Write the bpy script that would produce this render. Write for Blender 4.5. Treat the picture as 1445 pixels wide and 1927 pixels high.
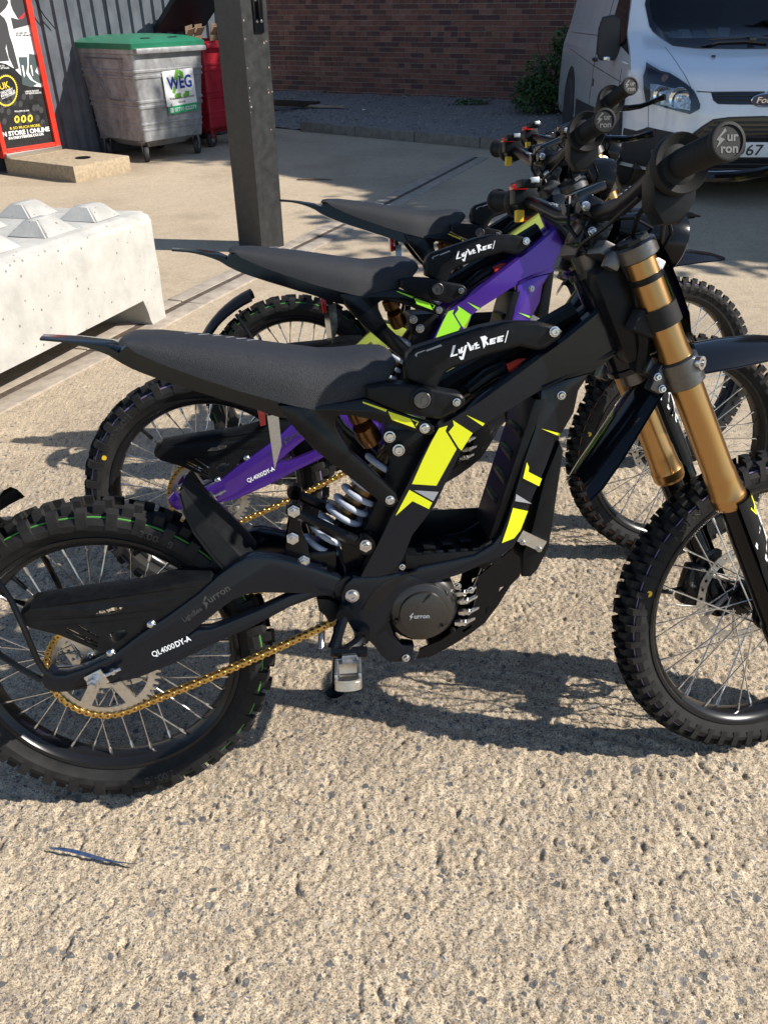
import bpy, bmesh, math, random
import numpy as np
from mathutils import Vector, Matrix, geometry
random.seed(7); rng = np.random.default_rng(7)
for o in list(bpy.data.objects): bpy.data.objects.remove(o)
scene = bpy.context.scene
col = scene.collection
PI = math.pi
# ------------------------------------------------------------------ camera, world, sun, exposure
W, H, F = 1445.0, 1927.0, 1505.4
CAM = np.array([0.40909, -1.1519, 1.26753]); PAN, PITCH, ROLL = -0.08781, -0.5247, 0.01394
def Rz(a): c, s = math.cos(a), math.sin(a); return np.array([[c, -s, 0], [s, c, 0], [0, 0, 1.]])
def Rx(a): c, s = math.cos(a), math.sin(a); return np.array([[1., 0, 0], [0, c, -s], [0, s, c]])
def Ry(a): c, s = math.cos(a), math.sin(a); return np.array([[c, 0, s], [0, 1., 0], [-s, 0, c]])
CR = Rz(PAN) @ Rx(PITCH) @ Ry(ROLL)
cd = bpy.data.cameras.new('camera'); cam = bpy.data.objects.new('camera', cd); col.objects.link(cam)
cd.sensor_fit = 'VERTICAL'; cd.sensor_height = 36.0; cd.lens = F / H * 36.0
cd.clip_start = 0.02; cd.clip_end = 500
cam.matrix_world = Matrix(((CR[0, 0], CR[0, 2], -CR[0, 1], CAM[0]), (CR[1, 0], CR[1, 2], -CR[1, 1], CAM[1]),
                           (CR[2, 0], CR[2, 2], -CR[2, 1], CAM[2]), (0, 0, 0, 1)))
scene.camera = cam
SUN_EL, SUN_AZ = math.radians(38.0), math.radians(-15.0)     # azimuth measured from +X towards +Y, pointing at the sun
sv = Vector((math.cos(SUN_EL) * math.cos(SUN_AZ), math.cos(SUN_EL) * math.sin(SUN_AZ), math.sin(SUN_EL)))
sd = bpy.data.lights.new('sun', 'SUN'); sd.energy = 5.0; sd.angle = math.radians(0.53); sd.color = (1.0, 0.94, 0.85)
so = bpy.data.objects.new('sun', sd); col.objects.link(so); so.rotation_euler = sv.to_track_quat('Z', 'Y').to_euler()
world = bpy.data.worlds.new('World'); scene.world = world; world.use_nodes = True
wn = world.node_tree; wn.nodes.clear()
sky = wn.nodes.new('ShaderNodeTexSky'); sky.sky_type = 'NISHITA'; sky.sun_disc = False
sky.sun_elevation = SUN_EL; sky.sun_rotation = math.pi / 2 - SUN_AZ
sky.air_density = 1.0; sky.dust_density = 0.25; sky.ozone_density = 2.0
bg = wn.nodes.new('ShaderNodeBackground'); bg.inputs['Strength'].default_value = 0.10
wo = wn.nodes.new('ShaderNodeOutputWorld')
wn.links.new(sky.outputs[0], bg.inputs[0]); wn.links.new(bg.outputs[0], wo.inputs[0])
scene.view_settings.view_transform = 'Standard'; scene.view_settings.look = 'None'
scene.view_settings.gamma = 1.0; scene.view_settings.exposure = 0.62
scene.view_settings.use_curve_mapping = False
scene.render.engine = 'CYCLES'

# ------------------------------------------------------------------ pixel -> direction helpers
def ray(u, v): return CR @ np.array([(u - W / 2) / F, 1.0, (H / 2 - v) / F])
LEAN = {1: .16997, 2: .16449, 3: .18028}
POSE = {1: (np.zeros(3), Rx(-LEAN[1])), 2: (np.array([.12935, .6351, 0]), Rz(.05896) @ Rx(-LEAN[2])),
        3: (np.array([.35222, 1.2896, 0]), Rz(-.00362) @ Rx(-LEAN[3]))}
STEER = {1: .15, 2: -.01, 3: .19}
RAKE = math.radians(25.0)
AXV = np.array([-math.sin(RAKE), 0, math.cos(RAKE)]); AXP = np.array([1.215, 0, .311])
def rodr(a):
    K = np.array([[0, -AXV[2], AXV[1]], [AXV[2], 0, -AXV[0]], [-AXV[1], AXV[0], 0]])
    return np.eye(3) + math.sin(a) * K + (1 - math.cos(a)) * K @ K
def U(u, v, y, i=1):
    """a pixel carried to the bike's own frame at lateral offset y (a number or a function of x)"""
    t, R = POSE[i]; o = R.T @ (CAM - t); d = R.T @ ray(u, v)
    yy = y if not callable(y) else y(.3)
    for _ in range(6 if callable(y) else 1):
        s = (yy - o[1]) / d[1]; p = o + s * d
        if callable(y): yy = y(p[0])
    return Vector(p)
def V(u, v, y, i=1):
    """the same in the steered frame of the fork"""
    t, R = POSE[i]; S = rodr(STEER[i]); o = S.T @ (R.T @ (CAM - t) - AXP) + AXP; d = S.T @ R.T @ ray(u, v)
    s = (y - o[1]) / d[1]; return Vector(o + s * d)
def gnd(u, v, z=0.0):
    d = ray(u, v); s = (z - CAM[2]) / d[2]; return Vector(CAM + s * d)
# the yard behind the bikes rises a little: its level frame
ALPHA = math.atan(.045); GO = np.array([0, 3.5, 0.]); GR = Rx(ALPHA)
GM = Matrix.Translation(Vector(GO)) @ Matrix.Rotation(ALPHA, 4, 'X')
def gg(u, v, z=0.0):
    d = GR.T @ ray(u, v); o = GR.T @ (CAM - GO); s = (z - o[2]) / d[2]; return Vector(o + s * d)
def ground_z(y):
    t = np.clip((np.asarray(y, float) - 3.2) / .6, 0, None)
    return np.where(t < 1, .045 * .6 * t * t / 2, .045 * (np.asarray(y, float) - 3.5))

# ------------------------------------------------------------------ materials
MATS = {}
def mat(name, c, rough=.5, metal=0., var=0., vscale=30., bump=0., bscale=200., coat=0., spec=.5, c2=None, det=4., trans=0., alpha=1., ior=1.45, coords='Object'):
    if name in MATS: return MATS[name]
    m = bpy.data.materials.new(name); m.use_nodes = True; nt = m.node_tree; b = nt.nodes['Principled BSDF']
    b.inputs['Base Color'].default_value = (*c, 1); b.inputs['Roughness'].default_value = rough
    b.inputs['Metallic'].default_value = metal; b.inputs['Coat Weight'].default_value = coat
    b.inputs['Coat Roughness'].default_value = .08
    b.inputs['Specular IOR Level'].default_value = spec; b.inputs['IOR'].default_value = ior
    b.inputs['Transmission Weight'].default_value = trans; b.inputs['Alpha'].default_value = alpha
    if var or bump or c2:
        tc = nt.nodes.new('ShaderNodeTexCoord')
    if var or c2:
        n = nt.nodes.new('ShaderNodeTexNoise'); n.inputs['Scale'].default_value = vscale; n.inputs['Detail'].default_value = det
        n.inputs['Roughness'].default_value = .65
        nt.links.new(tc.outputs[coords], n.inputs['Vector'])
        r = nt.nodes.new('ShaderNodeValToRGB'); nt.links.new(n.outputs['Fac'], r.inputs['Fac'])
        a = c2 if c2 else tuple(x * (1 - var) for x in c); e = c if c2 else tuple(min(1, x * (1 + var)) for x in c)
        r.color_ramp.elements[0].position = .35; r.color_ramp.elements[1].position = .65
        r.color_ramp.elements[0].color = (*a, 1); r.color_ramp.elements[1].color = (*e, 1)
        nt.links.new(r.outputs[0], b.inputs['Base Color'])
        mr = nt.nodes.new('ShaderNodeMapRange'); mr.inputs['To Min'].default_value = max(.02, rough * .8); mr.inputs['To Max'].default_value = min(1, rough * 1.25)
        nt.links.new(n.outputs['Fac'], mr.inputs['Value']); nt.links.new(mr.outputs[0], b.inputs['Roughness'])
    if bump:
        n2 = nt.nodes.new('ShaderNodeTexNoise'); n2.inputs['Scale'].default_value = bscale; n2.inputs['Detail'].default_value = 3
        nt.links.new(tc.outputs[coords], n2.inputs['Vector'])
        bp = nt.nodes.new('ShaderNodeBump'); bp.inputs['Strength'].default_value = bump; bp.inputs['Distance'].default_value = .002
        nt.links.new(n2.outputs['Fac'], bp.inputs['Height']); nt.links.new(bp.outputs[0], b.inputs['Normal'])
    MATS[name] = m; return m

def ground_material():
    m = bpy.data.materials.new('exposed_aggregate_concrete'); m.use_nodes = True; nt = m.node_tree; L = nt.links.new
    b = nt.nodes['Principled BSDF']; b.inputs['Roughness'].default_value = .85; b.inputs['Specular IOR Level'].default_value = .25
    tc = nt.nodes.new('ShaderNodeTexCoord')
    def noise(s, d=4., r=.6, vec=None):
        n = nt.nodes.new('ShaderNodeTexNoise'); n.inputs['Scale'].default_value = s; n.inputs['Detail'].default_value = d; n.inputs['Roughness'].default_value = r
        L(vec or tc.outputs['Object'], n.inputs['Vector']); return n
    def ramp(src, stops):
        r = nt.nodes.new('ShaderNodeValToRGB'); L(src, r.inputs['Fac'])
        while len(r.color_ramp.elements) < len(stops): r.color_ramp.elements.new(.5)
        for e, (p, c) in zip(r.color_ramp.elements, stops): e.position = p; e.color = (*c, 1) if len(c) == 3 else c
        return r
    def mix(a, bb, fac, mode='MIX'):
        x = nt.nodes.new('ShaderNodeMix'); x.data_type = 'RGBA'; x.blend_type = mode
        if isinstance(fac, float): x.inputs['Factor'].default_value = fac
        else: L(fac, x.inputs['Factor'])
        L(a, x.inputs['A']); L(bb, x.inputs['B']); return x.outputs['Result']
    base = ramp(noise(330, 2.5, .6).outputs['Fac'], [(.33, (.115, .098, .078)), (.43, (.385, .315, .228)), (.53, (.56, .468, .348)), (.68, (.69, .60, .465))])
    big = ramp(noise(1.3, 5, .6).outputs['Fac'], [(.3, (.84, .82, .80)), (.7, (1.08, 1.06, 1.02))])
    c = mix(base.outputs[0], big.outputs[0], 1.0, 'MULTIPLY')
    mid = ramp(noise(14, 4, .6).outputs['Fac'], [(.32, (.80, .78, .77)), (.6, (1.05, 1.04, 1.02))])
    c = mix(c, mid.outputs[0], 1.0, 'MULTIPLY')
    # stones: a warped Voronoi, only some cells show a stone
    wn_ = noise(55, 2, .5)
    add = nt.nodes.new('ShaderNodeVectorMath'); add.operation = 'MULTIPLY_ADD'; add.inputs[1].default_value = (.012, .012, .012)
    L(wn_.outputs['Color'], add.inputs[0]); L(tc.outputs['Object'], add.inputs[2])
    for sc, keep, rad in ((60, .07, .33), (100, .13, .35), (190, .22, .38)):
        vo = nt.nodes.new('ShaderNodeTexVoronoi'); vo.inputs['Scale'].default_value = sc; vo.voronoi_dimensions = '2D'
        L(add.outputs[0], vo.inputs['Vector'])
        sep = nt.nodes.new('ShaderNodeSeparateColor'); L(vo.outputs['Color'], sep.inputs[0])
        k = nt.nodes.new('ShaderNodeMath'); k.operation = 'LESS_THAN'; k.inputs[1].default_value = keep; L(sep.outputs[0], k.inputs[0])
        d = nt.nodes.new('ShaderNodeMath'); d.operation = 'MULTIPLY_ADD'; d.inputs[1].default_value = .3; d.inputs[2].default_value = rad - .15
        L(sep.outputs[1], d.inputs[0])
        d2 = nt.nodes.new('ShaderNodeMath'); d2.operation = 'LESS_THAN'; L(vo.outputs['Distance'], d2.inputs[0]); L(d.outputs[0], d2.inputs[1])
        mm = nt.nodes.new('ShaderNodeMath'); mm.operation = 'MULTIPLY'; L(k.outputs[0], mm.inputs[0]); L(d2.outputs[0], mm.inputs[1])
        st = ramp(sep.outputs[2], [(0, (.12, .118, .118)), (.3, (.20, .19, .18)), (.6, (.27, .245, .215)), (.82, (.28, .215, .155)), (.93, (.42, .38, .33))])
        st.color_ramp.interpolation = 'CONSTANT'
        c = mix(c, st.outputs[0], mm.outputs[0])
    sp_ = ramp(noise(620, 2, .6).outputs['Fac'], [(.34, (.30, .29, .28)), (.42, (1., 1., 1.))])
    c = mix(c, sp_.outputs[0], 1.0, 'MULTIPLY')
    sx = nt.nodes.new('ShaderNodeSeparateXYZ'); L(tc.outputs['Object'], sx.inputs[0])
    wob = nt.nodes.new('ShaderNodeMath'); wob.operation = 'MULTIPLY_ADD'; wob.inputs[1].default_value = 1.2; L(noise(.9, 3).outputs['Fac'], wob.inputs[0]); L(sx.outputs['Y'], wob.inputs[2])
    mrg = nt.nodes.new('ShaderNodeMapRange'); mrg.inputs['From Min'].default_value = 1.6; mrg.inputs['From Max'].default_value = 4.6; mrg.inputs['To Max'].default_value = .62; L(wob.outputs[0], mrg.inputs['Value'])
    fin = ramp(noise(60, 6, .7).outputs['Fac'], [(.3, (.34, .268, .185)), (.5, (.47, .378, .268)), (.7, (.57, .47, .345))])
    c = mix(c, fin.outputs[0], mrg.outputs[0])
    stn_ = ramp(noise(.55, 6, .62).outputs['Fac'], [(.36, (.78, .77, .76)), (.50, (1., 1., 1.))]); c = mix(c, stn_.outputs[0], 1.0, 'MULTIPLY')
    L(c, b.inputs['Base Color'])
    bp = nt.nodes.new('ShaderNodeBump'); bp.inputs['Strength'].default_value = .8; bp.inputs['Distance'].default_value = .003
    L(noise(300, 4, .75).outputs['Fac'], bp.inputs['Height'])
    bp2 = nt.nodes.new('ShaderNodeBump'); bp2.inputs['Strength'].default_value = .35; bp2.inputs['Distance'].default_value = .010
    L(noise(48, 4, .7).outputs['Fac'], bp2.inputs['Height']); L(bp2.outputs[0], bp.inputs['Normal'])
    L(bp.outputs[0], b.inputs['Normal'])
    return m

def glass(name, tint, mixf):
    m = bpy.data.materials.new(name); m.use_nodes = True; nt = m.node_tree; nt.nodes.clear()
    o = nt.nodes.new('ShaderNodeOutputMaterial'); g = nt.nodes.new('ShaderNodeBsdfGlossy'); g.inputs['Roughness'].default_value = .02
    t = nt.nodes.new('ShaderNodeBsdfTransparent'); t.inputs[0].default_value = (*tint, 1)
    fr = nt.nodes.new('ShaderNodeFresnel'); fr.inputs[0].default_value = 1.5
    ad = nt.nodes.new('ShaderNodeMath'); ad.operation = 'ADD'; ad.inputs[1].default_value = mixf; nt.links.new(fr.outputs[0], ad.inputs[0])
    x = nt.nodes.new('ShaderNodeMixShader'); nt.links.new(ad.outputs[0], x.inputs[0]); nt.links.new(t.outputs[0], x.inputs[1]); nt.links.new(g.outputs[0], x.inputs[2])
    nt.links.new(x.outputs[0], o.inputs[0]); MATS[name] = m; return m

# ------------------------------------------------------------------ mesh builder
class MB:
    def __init__(s): s.v = []; s.f = []; s.m = []
    def add(s, vs, fs, mi=0):
        n = len(s.v); s.v += [tuple(p) for p in vs]; s.f += [tuple(i + n for i in f) for f in fs]; s.m += [mi] * len(fs); return s
    def join(s, o, M=None, mi=None):
        vs = [tuple(M @ Vector(p)) for p in o.v] if M is not None else o.v
        n = len(s.v); s.v += vs; s.f += [tuple(i + n for i in f) for f in o.f]; s.m += (o.m if mi is None else [mi] * len(o.f)); return s
    def mirror(s):
        o = MB(); o.v = [(p[0], -p[1], p[2]) for p in s.v]; o.f = [tuple(reversed(f)) for f in s.f]; o.m = list(s.m); return o
    def both(s): s.join(s.mirror()); return s
    def box(s, c, sz, M=None, mi=0, bev=0.):
        b = bmesh.new(); bmesh.ops.create_cube(b, size=1.0)
        for v in b.verts: v.co = Vector((v.co.x * sz[0], v.co.y * sz[1], v.co.z * sz[2]))
        if bev: bmesh.ops.bevel(b, geom=b.edges[:], offset=bev, segments=2, profile=.6, affect='EDGES', clamp_overlap=True)
        T = Matrix.Translation(Vector(c)) @ (M.to_4x4() if M is not None else Matrix())
        s.bm(b, T, mi); return s
    def bm(s, b, T=None, mi=0):
        b.verts.ensure_lookup_table(); b.verts.index_update()
        s.add([(T @ v.co) if T is not None else v.co for v in b.verts], [[v.index for v in f.verts] for f in b.faces], mi); b.free(); return s
    def prism(s, pts, off, bev=0., mi=0, seg=2, big=None):
        """polygon (3-D points, planar) swept by the vector off, outline edges bevelled"""
        b = bmesh.new(); off = Vector(off)
        clean = [Vector(p) for p in pts]
        a = [b.verts.new(p) for p in clean]; c = [b.verts.new(p + off) for p in clean]; n = len(a)
        f1 = b.faces.new(a); f2 = b.faces.new(list(reversed(c)))
        for i in range(n): b.faces.new((a[i], c[i], c[(i + 1) % n], a[(i + 1) % n]))
        bmesh.ops.recalc_face_normals(b, faces=b.faces[:])
        if big:
            es = [e for i in big[0] for p in (a, c) for e in p[i].link_edges if e.other_vert(p[i]) is p[(i + 1) % n]]
            bmesh.ops.bevel(b, geom=es, offset=big[1], segments=1, profile=.5, affect='EDGES', clamp_overlap=True)
        if bev and not big:
            es = list({e for f in (f1, f2) for e in f.edges})
            bmesh.ops.bevel(b, geom=es, offset=bev, segments=seg, profile=.6, affect='EDGES', clamp_overlap=True)
        s.bm(b, None, mi); return s
    def holed(s, outer, holes, off, mi=0):
        off = Vector(off); loops = [list(map(Vector, outer))] + [list(map(Vector, h)) for h in holes]
        tri = geometry.tessellate_polygon(loops); flat = [p for l in loops for p in l]; n = len(flat)
        vs = flat + [p + off for p in flat]; fs = [tuple(t) for t in tri] + [tuple(i + n for i in reversed(t)) for t in tri]
        k = 0
        for l in loops:
            m = len(l)
            for i in range(m): fs.append((k + i, k + (i + 1) % m, k + (i + 1) % m + n, k + i + n))
            k += m
        s.add(vs, fs, mi); return s
    def tube(s, path, r, n=8, caps=True, closed=False, mi=0):
        P = [Vector(p) for p in path]; k = len(P); rs = r if isinstance(r, (list, tuple)) else [r] * k
        T = []
        for i in range(k):
            if closed: d = P[(i + 1) % k] - P[i - 1]
            else: d = P[min(i + 1, k - 1)] - P[max(i - 1, 0)]
            T.append(d.normalized())
        up = Vector((0, 0, 1)) if abs(T[0].z) < .9 else Vector((1, 0, 0))
        N = (up - T[0] * up.dot(T[0])).normalized(); vs = []
        for i in range(k):
            N = (N - T[i] * N.dot(T[i])).normalized(); Bn = T[i].cross(N)
            for j in range(n):
                a = 2 * PI * j / n; vs.append(P[i] + (N * math.cos(a) + Bn * math.sin(a)) * rs[i])
        fs = []
        for i in range(k if closed else k - 1):
            i2 = (i + 1) % k
            for j in range(n): fs.append((i * n + j, i * n + (j + 1) % n, i2 * n + (j + 1) % n, i2 * n + j))
        if caps and not closed: fs += [tuple(reversed(range(n))), tuple(range((k - 1) * n, k * n))]
        s.add(vs, fs, mi); return s
    def lathe(s, o, ax, prof, n=24, mi=0, closed=False, a0=0., a1=2 * PI):
        """prof: (distance along axis, radius) pairs"""
        o = Vector(o); ax = Vector(ax).normalized(); t = Vector((0, 0, 1)) if abs(ax.z) < .9 else Vector((1, 0, 0))
        e1 = (t - ax * t.dot(ax)).normalized(); e2 = ax.cross(e1); vs = []; fs = []; k = len(prof)
        full = abs(a1 - a0) > 2 * PI - 1e-4; cnt = n if full else n + 1
        for i in range(cnt):
            a = a0 + (a1 - a0) * i / n
            for (d, r) in prof: vs.append(o + ax * d + (e1 * math.cos(a) + e2 * math.sin(a)) * r)
        for i in range(n):
            i2 = (i + 1) % cnt
            for j in range(k if closed else k - 1):
                j2 = (j + 1) % k; fs.append((i * k + j, i * k + j2, i2 * k + j2, i2 * k + j))
        if not closed and full:
            if prof[0][1] > 1e-6: fs.append(tuple(i * k for i in range(cnt)))
            if prof[-1][1] > 1e-6: fs.append(tuple(i * k + k - 1 for i in reversed(range(cnt))))
        s.add(vs, fs, mi); return s
    def grid(s, rows, mi=0, closed=False):
        k = len(rows[0]); vs = [p for r in rows for p in r]; fs = []
        for i in range(len(rows) - 1):
            for j in range(k if closed else k - 1):
                j2 = (j + 1) % k; fs.append((i * k + j, i * k + j2, (i + 1) * k + j2, (i + 1) * k + j))
        s.add(vs, fs, mi); return s
    def loft(s, rings, mi=0):
        s.grid(rings, mi, True); k = len(rings[0]); n = len(s.v) - k * len(rings)
        s.f += [tuple(n + j for j in reversed(range(k))), tuple(n + (len(rings) - 1) * k + j for j in range(k))]; s.m += [mi, mi]; return s
    def mesh(s, name, mats, ang=35, recalc=True):
        me = bpy.data.meshes.new(name); me.from_pydata(s.v, [], s.f)
        for m in (mats if isinstance(mats, (list, tuple)) else [mats]): me.materials.append(m)
        if any(s.m): me.polygons.foreach_set('material_index', s.m)
        if recalc:
            b = bmesh.new(); b.from_mesh(me); bmesh.ops.recalc_face_normals(b, faces=b.faces[:]); b.to_mesh(me); b.free()
        if ang:
            me.polygons.foreach_set('use_smooth', [True] * len(me.polygons)); me.set_sharp_from_angle(angle=math.radians(ang))
        me.update(); return me
def link(name, me, parent=None, M=None):
    o = bpy.data.objects.new(name, me); col.objects.link(o)
    if parent is not None: o.parent = parent
    if M is not None: o.matrix_local = M
    return o
def tag(o, label=None, cat=None, group=None, kind=None):
    if label: o['label'] = label
    if cat: o['category'] = cat
    if group: o['group'] = group
    if kind: o['kind'] = kind
    return o
def thing(name, label, cat, M=None, group=None):
    o = bpy.data.objects.new(name, None); o.empty_display_size = .1; col.objects.link(o)
    if M is not None: o.matrix_world = M
    return tag(o, label, cat, group)
def part(name, mb, m, parent, M=None, ang=35, recalc=True): return link(name, mb.mesh(name, m, ang, recalc), parent, M)
def arc(c, r, a0, a1, n): return [(c[0] + r * math.cos(a0 + (a1 - a0) * i / n), c[1] + r * math.sin(a0 + (a1 - a0) * i / n)) for i in range(n + 1)]
TXT = {}
def text_tris(s, bold=0.):
    """flat triangles of a line of lettering, left edge at x = 0, baseline at y = 0"""
    key = (s, bold)
    if key not in TXT:
        c = bpy.data.curves.new('t', 'FONT'); c.body = s; c.size = 1.0; c.offset = bold; c.resolution_u = 3; c.fill_mode = 'FRONT'
        o = bpy.data.objects.new('t', c); col.objects.link(o)
        dg = bpy.context.evaluated_depsgraph_get(); me = o.evaluated_get(dg).to_mesh()
        v = [tuple(p.co[:2]) for p in me.vertices]; f = [tuple(p.vertices) for p in me.polygons]
        o.evaluated_get(dg).to_mesh_clear(); bpy.data.objects.remove(o); bpy.data.curves.remove(c)
        x0 = min(p[0] for p in v); x1 = max(p[0] for p in v)
        TXT[key] = ([(p[0] - x0, p[1]) for p in v], f, x1 - x0)
    return TXT[key]
def text_on(mb, s, p0, p1, upv, h, bold=.01, mi=0, shear=0.):
    """lettering whose baseline runs from p0 to p1; h = cap height in metres"""
    v, f, w = text_tris(s, bold); p0 = Vector(p0); p1 = Vector(p1); ex = (p1 - p0); l = ex.length; ex.normalize()
    upv = Vector(upv); upv = (upv - ex * upv.dot(ex)).normalized()
    mb.add([p0 + ex * (x / w * l + shear * y * h) + upv * (y * h / .7) for x, y in v], f, mi)

# ================================================================== GROUND (structure)
def vnoise(x, y, cell, seed):
    r = np.random.default_rng(seed).random((1024, 1024)); gx = x / cell; gy = y / cell
    ix = np.floor(gx).astype(int); iy = np.floor(gy).astype(int); fx = gx - ix; fy = gy - iy
    fx = fx * fx * (3 - 2 * fx); fy = fy * fy * (3 - 2 * fy)
    a = r[ix % 1024][:, iy % 1024]; b = r[(ix + 1) % 1024][:, iy % 1024]; c = r[ix % 1024][:, (iy + 1) % 1024]; d = r[(ix + 1) % 1024][:, (iy + 1) % 1024]
    fx = fx[:, None]; fy = fy[None, :]
    return (a * (1 - fx) + b * fx) * (1 - fy) + (c * (1 - fx) + d * fx) * fy
def spaced(lo, a, b, hi, st, growth, mx):
    xs = [a]
    while xs[-1] < b: xs.append(xs[-1] + st)
    s = st
    while xs[-1] < hi: s = min(mx, s * growth); xs.append(xs[-1] + s)
    s = st; left = [a]
    while left[-1] > lo: s = min(mx, s * growth); left.append(left[-1] - s)
    return np.array(left[:0:-1] + xs)
gx = spaced(-60, -.75, 1.65, 60, .0034, 1.035, 4.); gy = spaced(-30, -.72, .75, 120, .0034, 1.010, 4.)
rough = np.zeros((len(gx), len(gy)))
for cell, amp, sdn in ((.034, .0018, 1), (.016, .0026, 2), (.0062, .0050, 3)):
    rough += amp * (vnoise(gx + 50, gy + 50, cell, sdn) - .5)
rd_ = (gx[:, None] * .42 + gy[None, :] * .91); rough += .0024 * np.sin(rd_ / .0060 + 2.2 * vnoise(gx + 50, gy + 50, .11, 21)) * vnoise(gx + 50, gy + 50, .20, 22)
pit = vnoise(gx + 50, gy + 50, .0105, 9) * .62 + vnoise(gx + 50, gy + 50, .027, 10) * .38
rough -= .0045 * np.clip((pit - .66) / .14, 0, 1)
blend = np.clip((gy + 30) / 1, 0, 1) * np.clip((3.4 - gy) / 2.2, .0, 1)
bx_ = np.clip((gx + 2.2) / 1.2, 0, 1) * np.clip((3.4 - gx) / 1.2, 0, 1)
gz = ground_z(gy)[None, :] + (rough - .0035) * blend[None, :] * bx_[:, None]
nx, ny = len(gx), len(gy)
co = np.empty((nx, ny, 3), np.float32); co[..., 0] = gx[:, None]; co[..., 1] = gy[None, :]; co[..., 2] = gz
idx = np.arange(nx * ny).reshape(nx, ny)
quads = np.stack([idx[:-1, :-1], idx[1:, :-1], idx[1:, 1:], idx[:-1, 1:]], -1).reshape(-1, 4)
me = bpy.data.meshes.new('ground'); me.vertices.add(nx * ny); me.vertices.foreach_set('co', co.ravel())
me.loops.add(quads.size); me.loops.foreach_set('vertex_index', quads.ravel().astype(np.int32))
me.polygons.add(len(quads)); me.polygons.foreach_set('loop_start', np.arange(0, quads.size, 4, dtype=np.int32))
me.polygons.foreach_set('loop_total', np.full(len(quads), 4, np.int32)); me.polygons.foreach_set('use_smooth', np.ones(len(quads), bool))
me.update(calc_edges=True); me.materials.append(ground_material())
tag(link('ground', me), kind='structure')

# ================================================================== BIKES
black_satin = mat('black_satin_paint', (.0040, .0046, .0058), .17, .0, var=.2, vscale=300, coat=.0, spec=.30, bump=.2, bscale=18)
black_gloss = mat('black_gloss_plastic', (.005, .006, .008), .12, spec=.4, coat=.1)
black_plastic = mat('black_moulded_plastic', (.0065, .007, .008), .33, var=.25, vscale=60, bump=.12, bscale=1400, spec=.22)
black_bar = mat('black_anodised_bar', (.010, .010, .011), .28, .1, spec=.35)
rubber = mat('tyre_rubber', (.0155, .015, .0145), .68, var=.4, vscale=22, bump=.2, bscale=500, spec=.25)
grip_rubber = mat('grip_rubber', (.011, .011, .011), .66, bump=.2, bscale=900, spec=.3)
vinyl = mat('seat_vinyl', (.040, .042, .048), .44, c2=(.009, .0095, .011), vscale=900, bump=.8, bscale=950, spec=.32, det=2.)
rim_black = mat('rim_black', (.010, .010, .011), .24, .1, spec=.4)
steel = mat('zinc_steel', (.62, .62, .62), .25, 1., var=.15, vscale=90)
alu = mat('machined_aluminium', (.60, .58, .54), .34, 1., var=.1, vscale=120)
clamp_m = mat('forged_clamp', (.13, .125, .12), .36, .9, var=.1, vscale=150)
gold = mat('fork_gold', (.43, .25, .100), .29, 1.)
bronze = mat('bronze_body', (.16, .085, .035), .28, .9)
chain_gold = mat('gold_chain', (.62, .41, .13), .32, 1., var=.25, vscale=180)
spring_white = mat('spring_white', (.38, .41, .48), .5)
motor_m = mat('motor_cast', (.060, .056, .052), .32, .7, var=.1, vscale=300)
white_print = mat('white_print', (.80, .82, .84), .4)
grey_print = mat('grey_print', (.30, .31, .33), .45)
emblem_m = mat('emblem_grey', (.105, .105, .105), .5)
dim_print = mat('dim_print', (.045, .047, .05), .35)
red_lens = mat('red_lens', (.45, .01, .012), .12, coat=.5)
orange_m = mat('orange_cable', (.62, .05, .015), .4)
yellow_m = mat('yellow_dot', (.75, .48, .03), .5)
mirror_m = mat('polished_plate', (.45, .48, .52), .12, 1.)
frame_black_sky_tint = mat('frame_black_sky_tint', (.0040, .0060, .0105), .17, .0, var=.2, vscale=300, coat=.0, spec=.38, bump=.25, bscale=14)  # black paint; the blue in its base colour stands in for reflected sky
frame_purple = mat('frame_purple', (.075, .024, .29), .30, .55, var=.15, vscale=500, coat=.4)
frame_lime = mat('frame_lime', (.36, .42, .075), .32, .25, coat=.3)
decal_yellow = mat('decal_yellow', (.70, .74, .012), .32, coat=.2)
decal_green = mat('decal_green', (.34, .80, .035), .32, coat=.2)
decal_gold = mat('decal_warm_yellow', (.80, .72, .02), .32, coat=.2)
line_green = mat('tyre_line_green', (.07, .26, .045), .6)
line_violet = mat('tyre_line_violet', (.22, .16, .30), .6)
line_orange = mat('tyre_line_orange', (.40, .13, .05), .6)
KEYS = {1: dict(frame=frame_black_sky_tint, decal=decal_yellow, rline=line_green, fline=line_violet),
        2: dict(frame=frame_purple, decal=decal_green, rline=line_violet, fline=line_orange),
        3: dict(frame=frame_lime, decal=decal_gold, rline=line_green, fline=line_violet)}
NODES = []
def bn(name, mb, m, parent=None, steer=False, M=None, ang=35, only=None):
    NODES.append(dict(name=name, mb=mb, m=m, parent=parent, steer=steer, M=M, ang=ang, only=only, cache={})); return len(NODES) - 1
def px(pts, y): return [U(a, b, y) for a, b in pts]
def pv(pts, y): return [V(a, b, y) for a, b in pts]
YV = Vector((0, 1, 0))
def bolt(mb, p, r=.009, ax=(0, -1, 0), h=.006, hexa=True):
    """washer, head and socket of a bolt whose face points along ax"""
    p = Vector(p); a = Vector(ax)
    mb.lathe(p, a, [(-.002, r), (.0012, r), (.0014, r * .78), (h * .8, r * .76), (h, r * .64), (h, r * .34), (h * .5, r * .32)], 12)
    return mb

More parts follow.
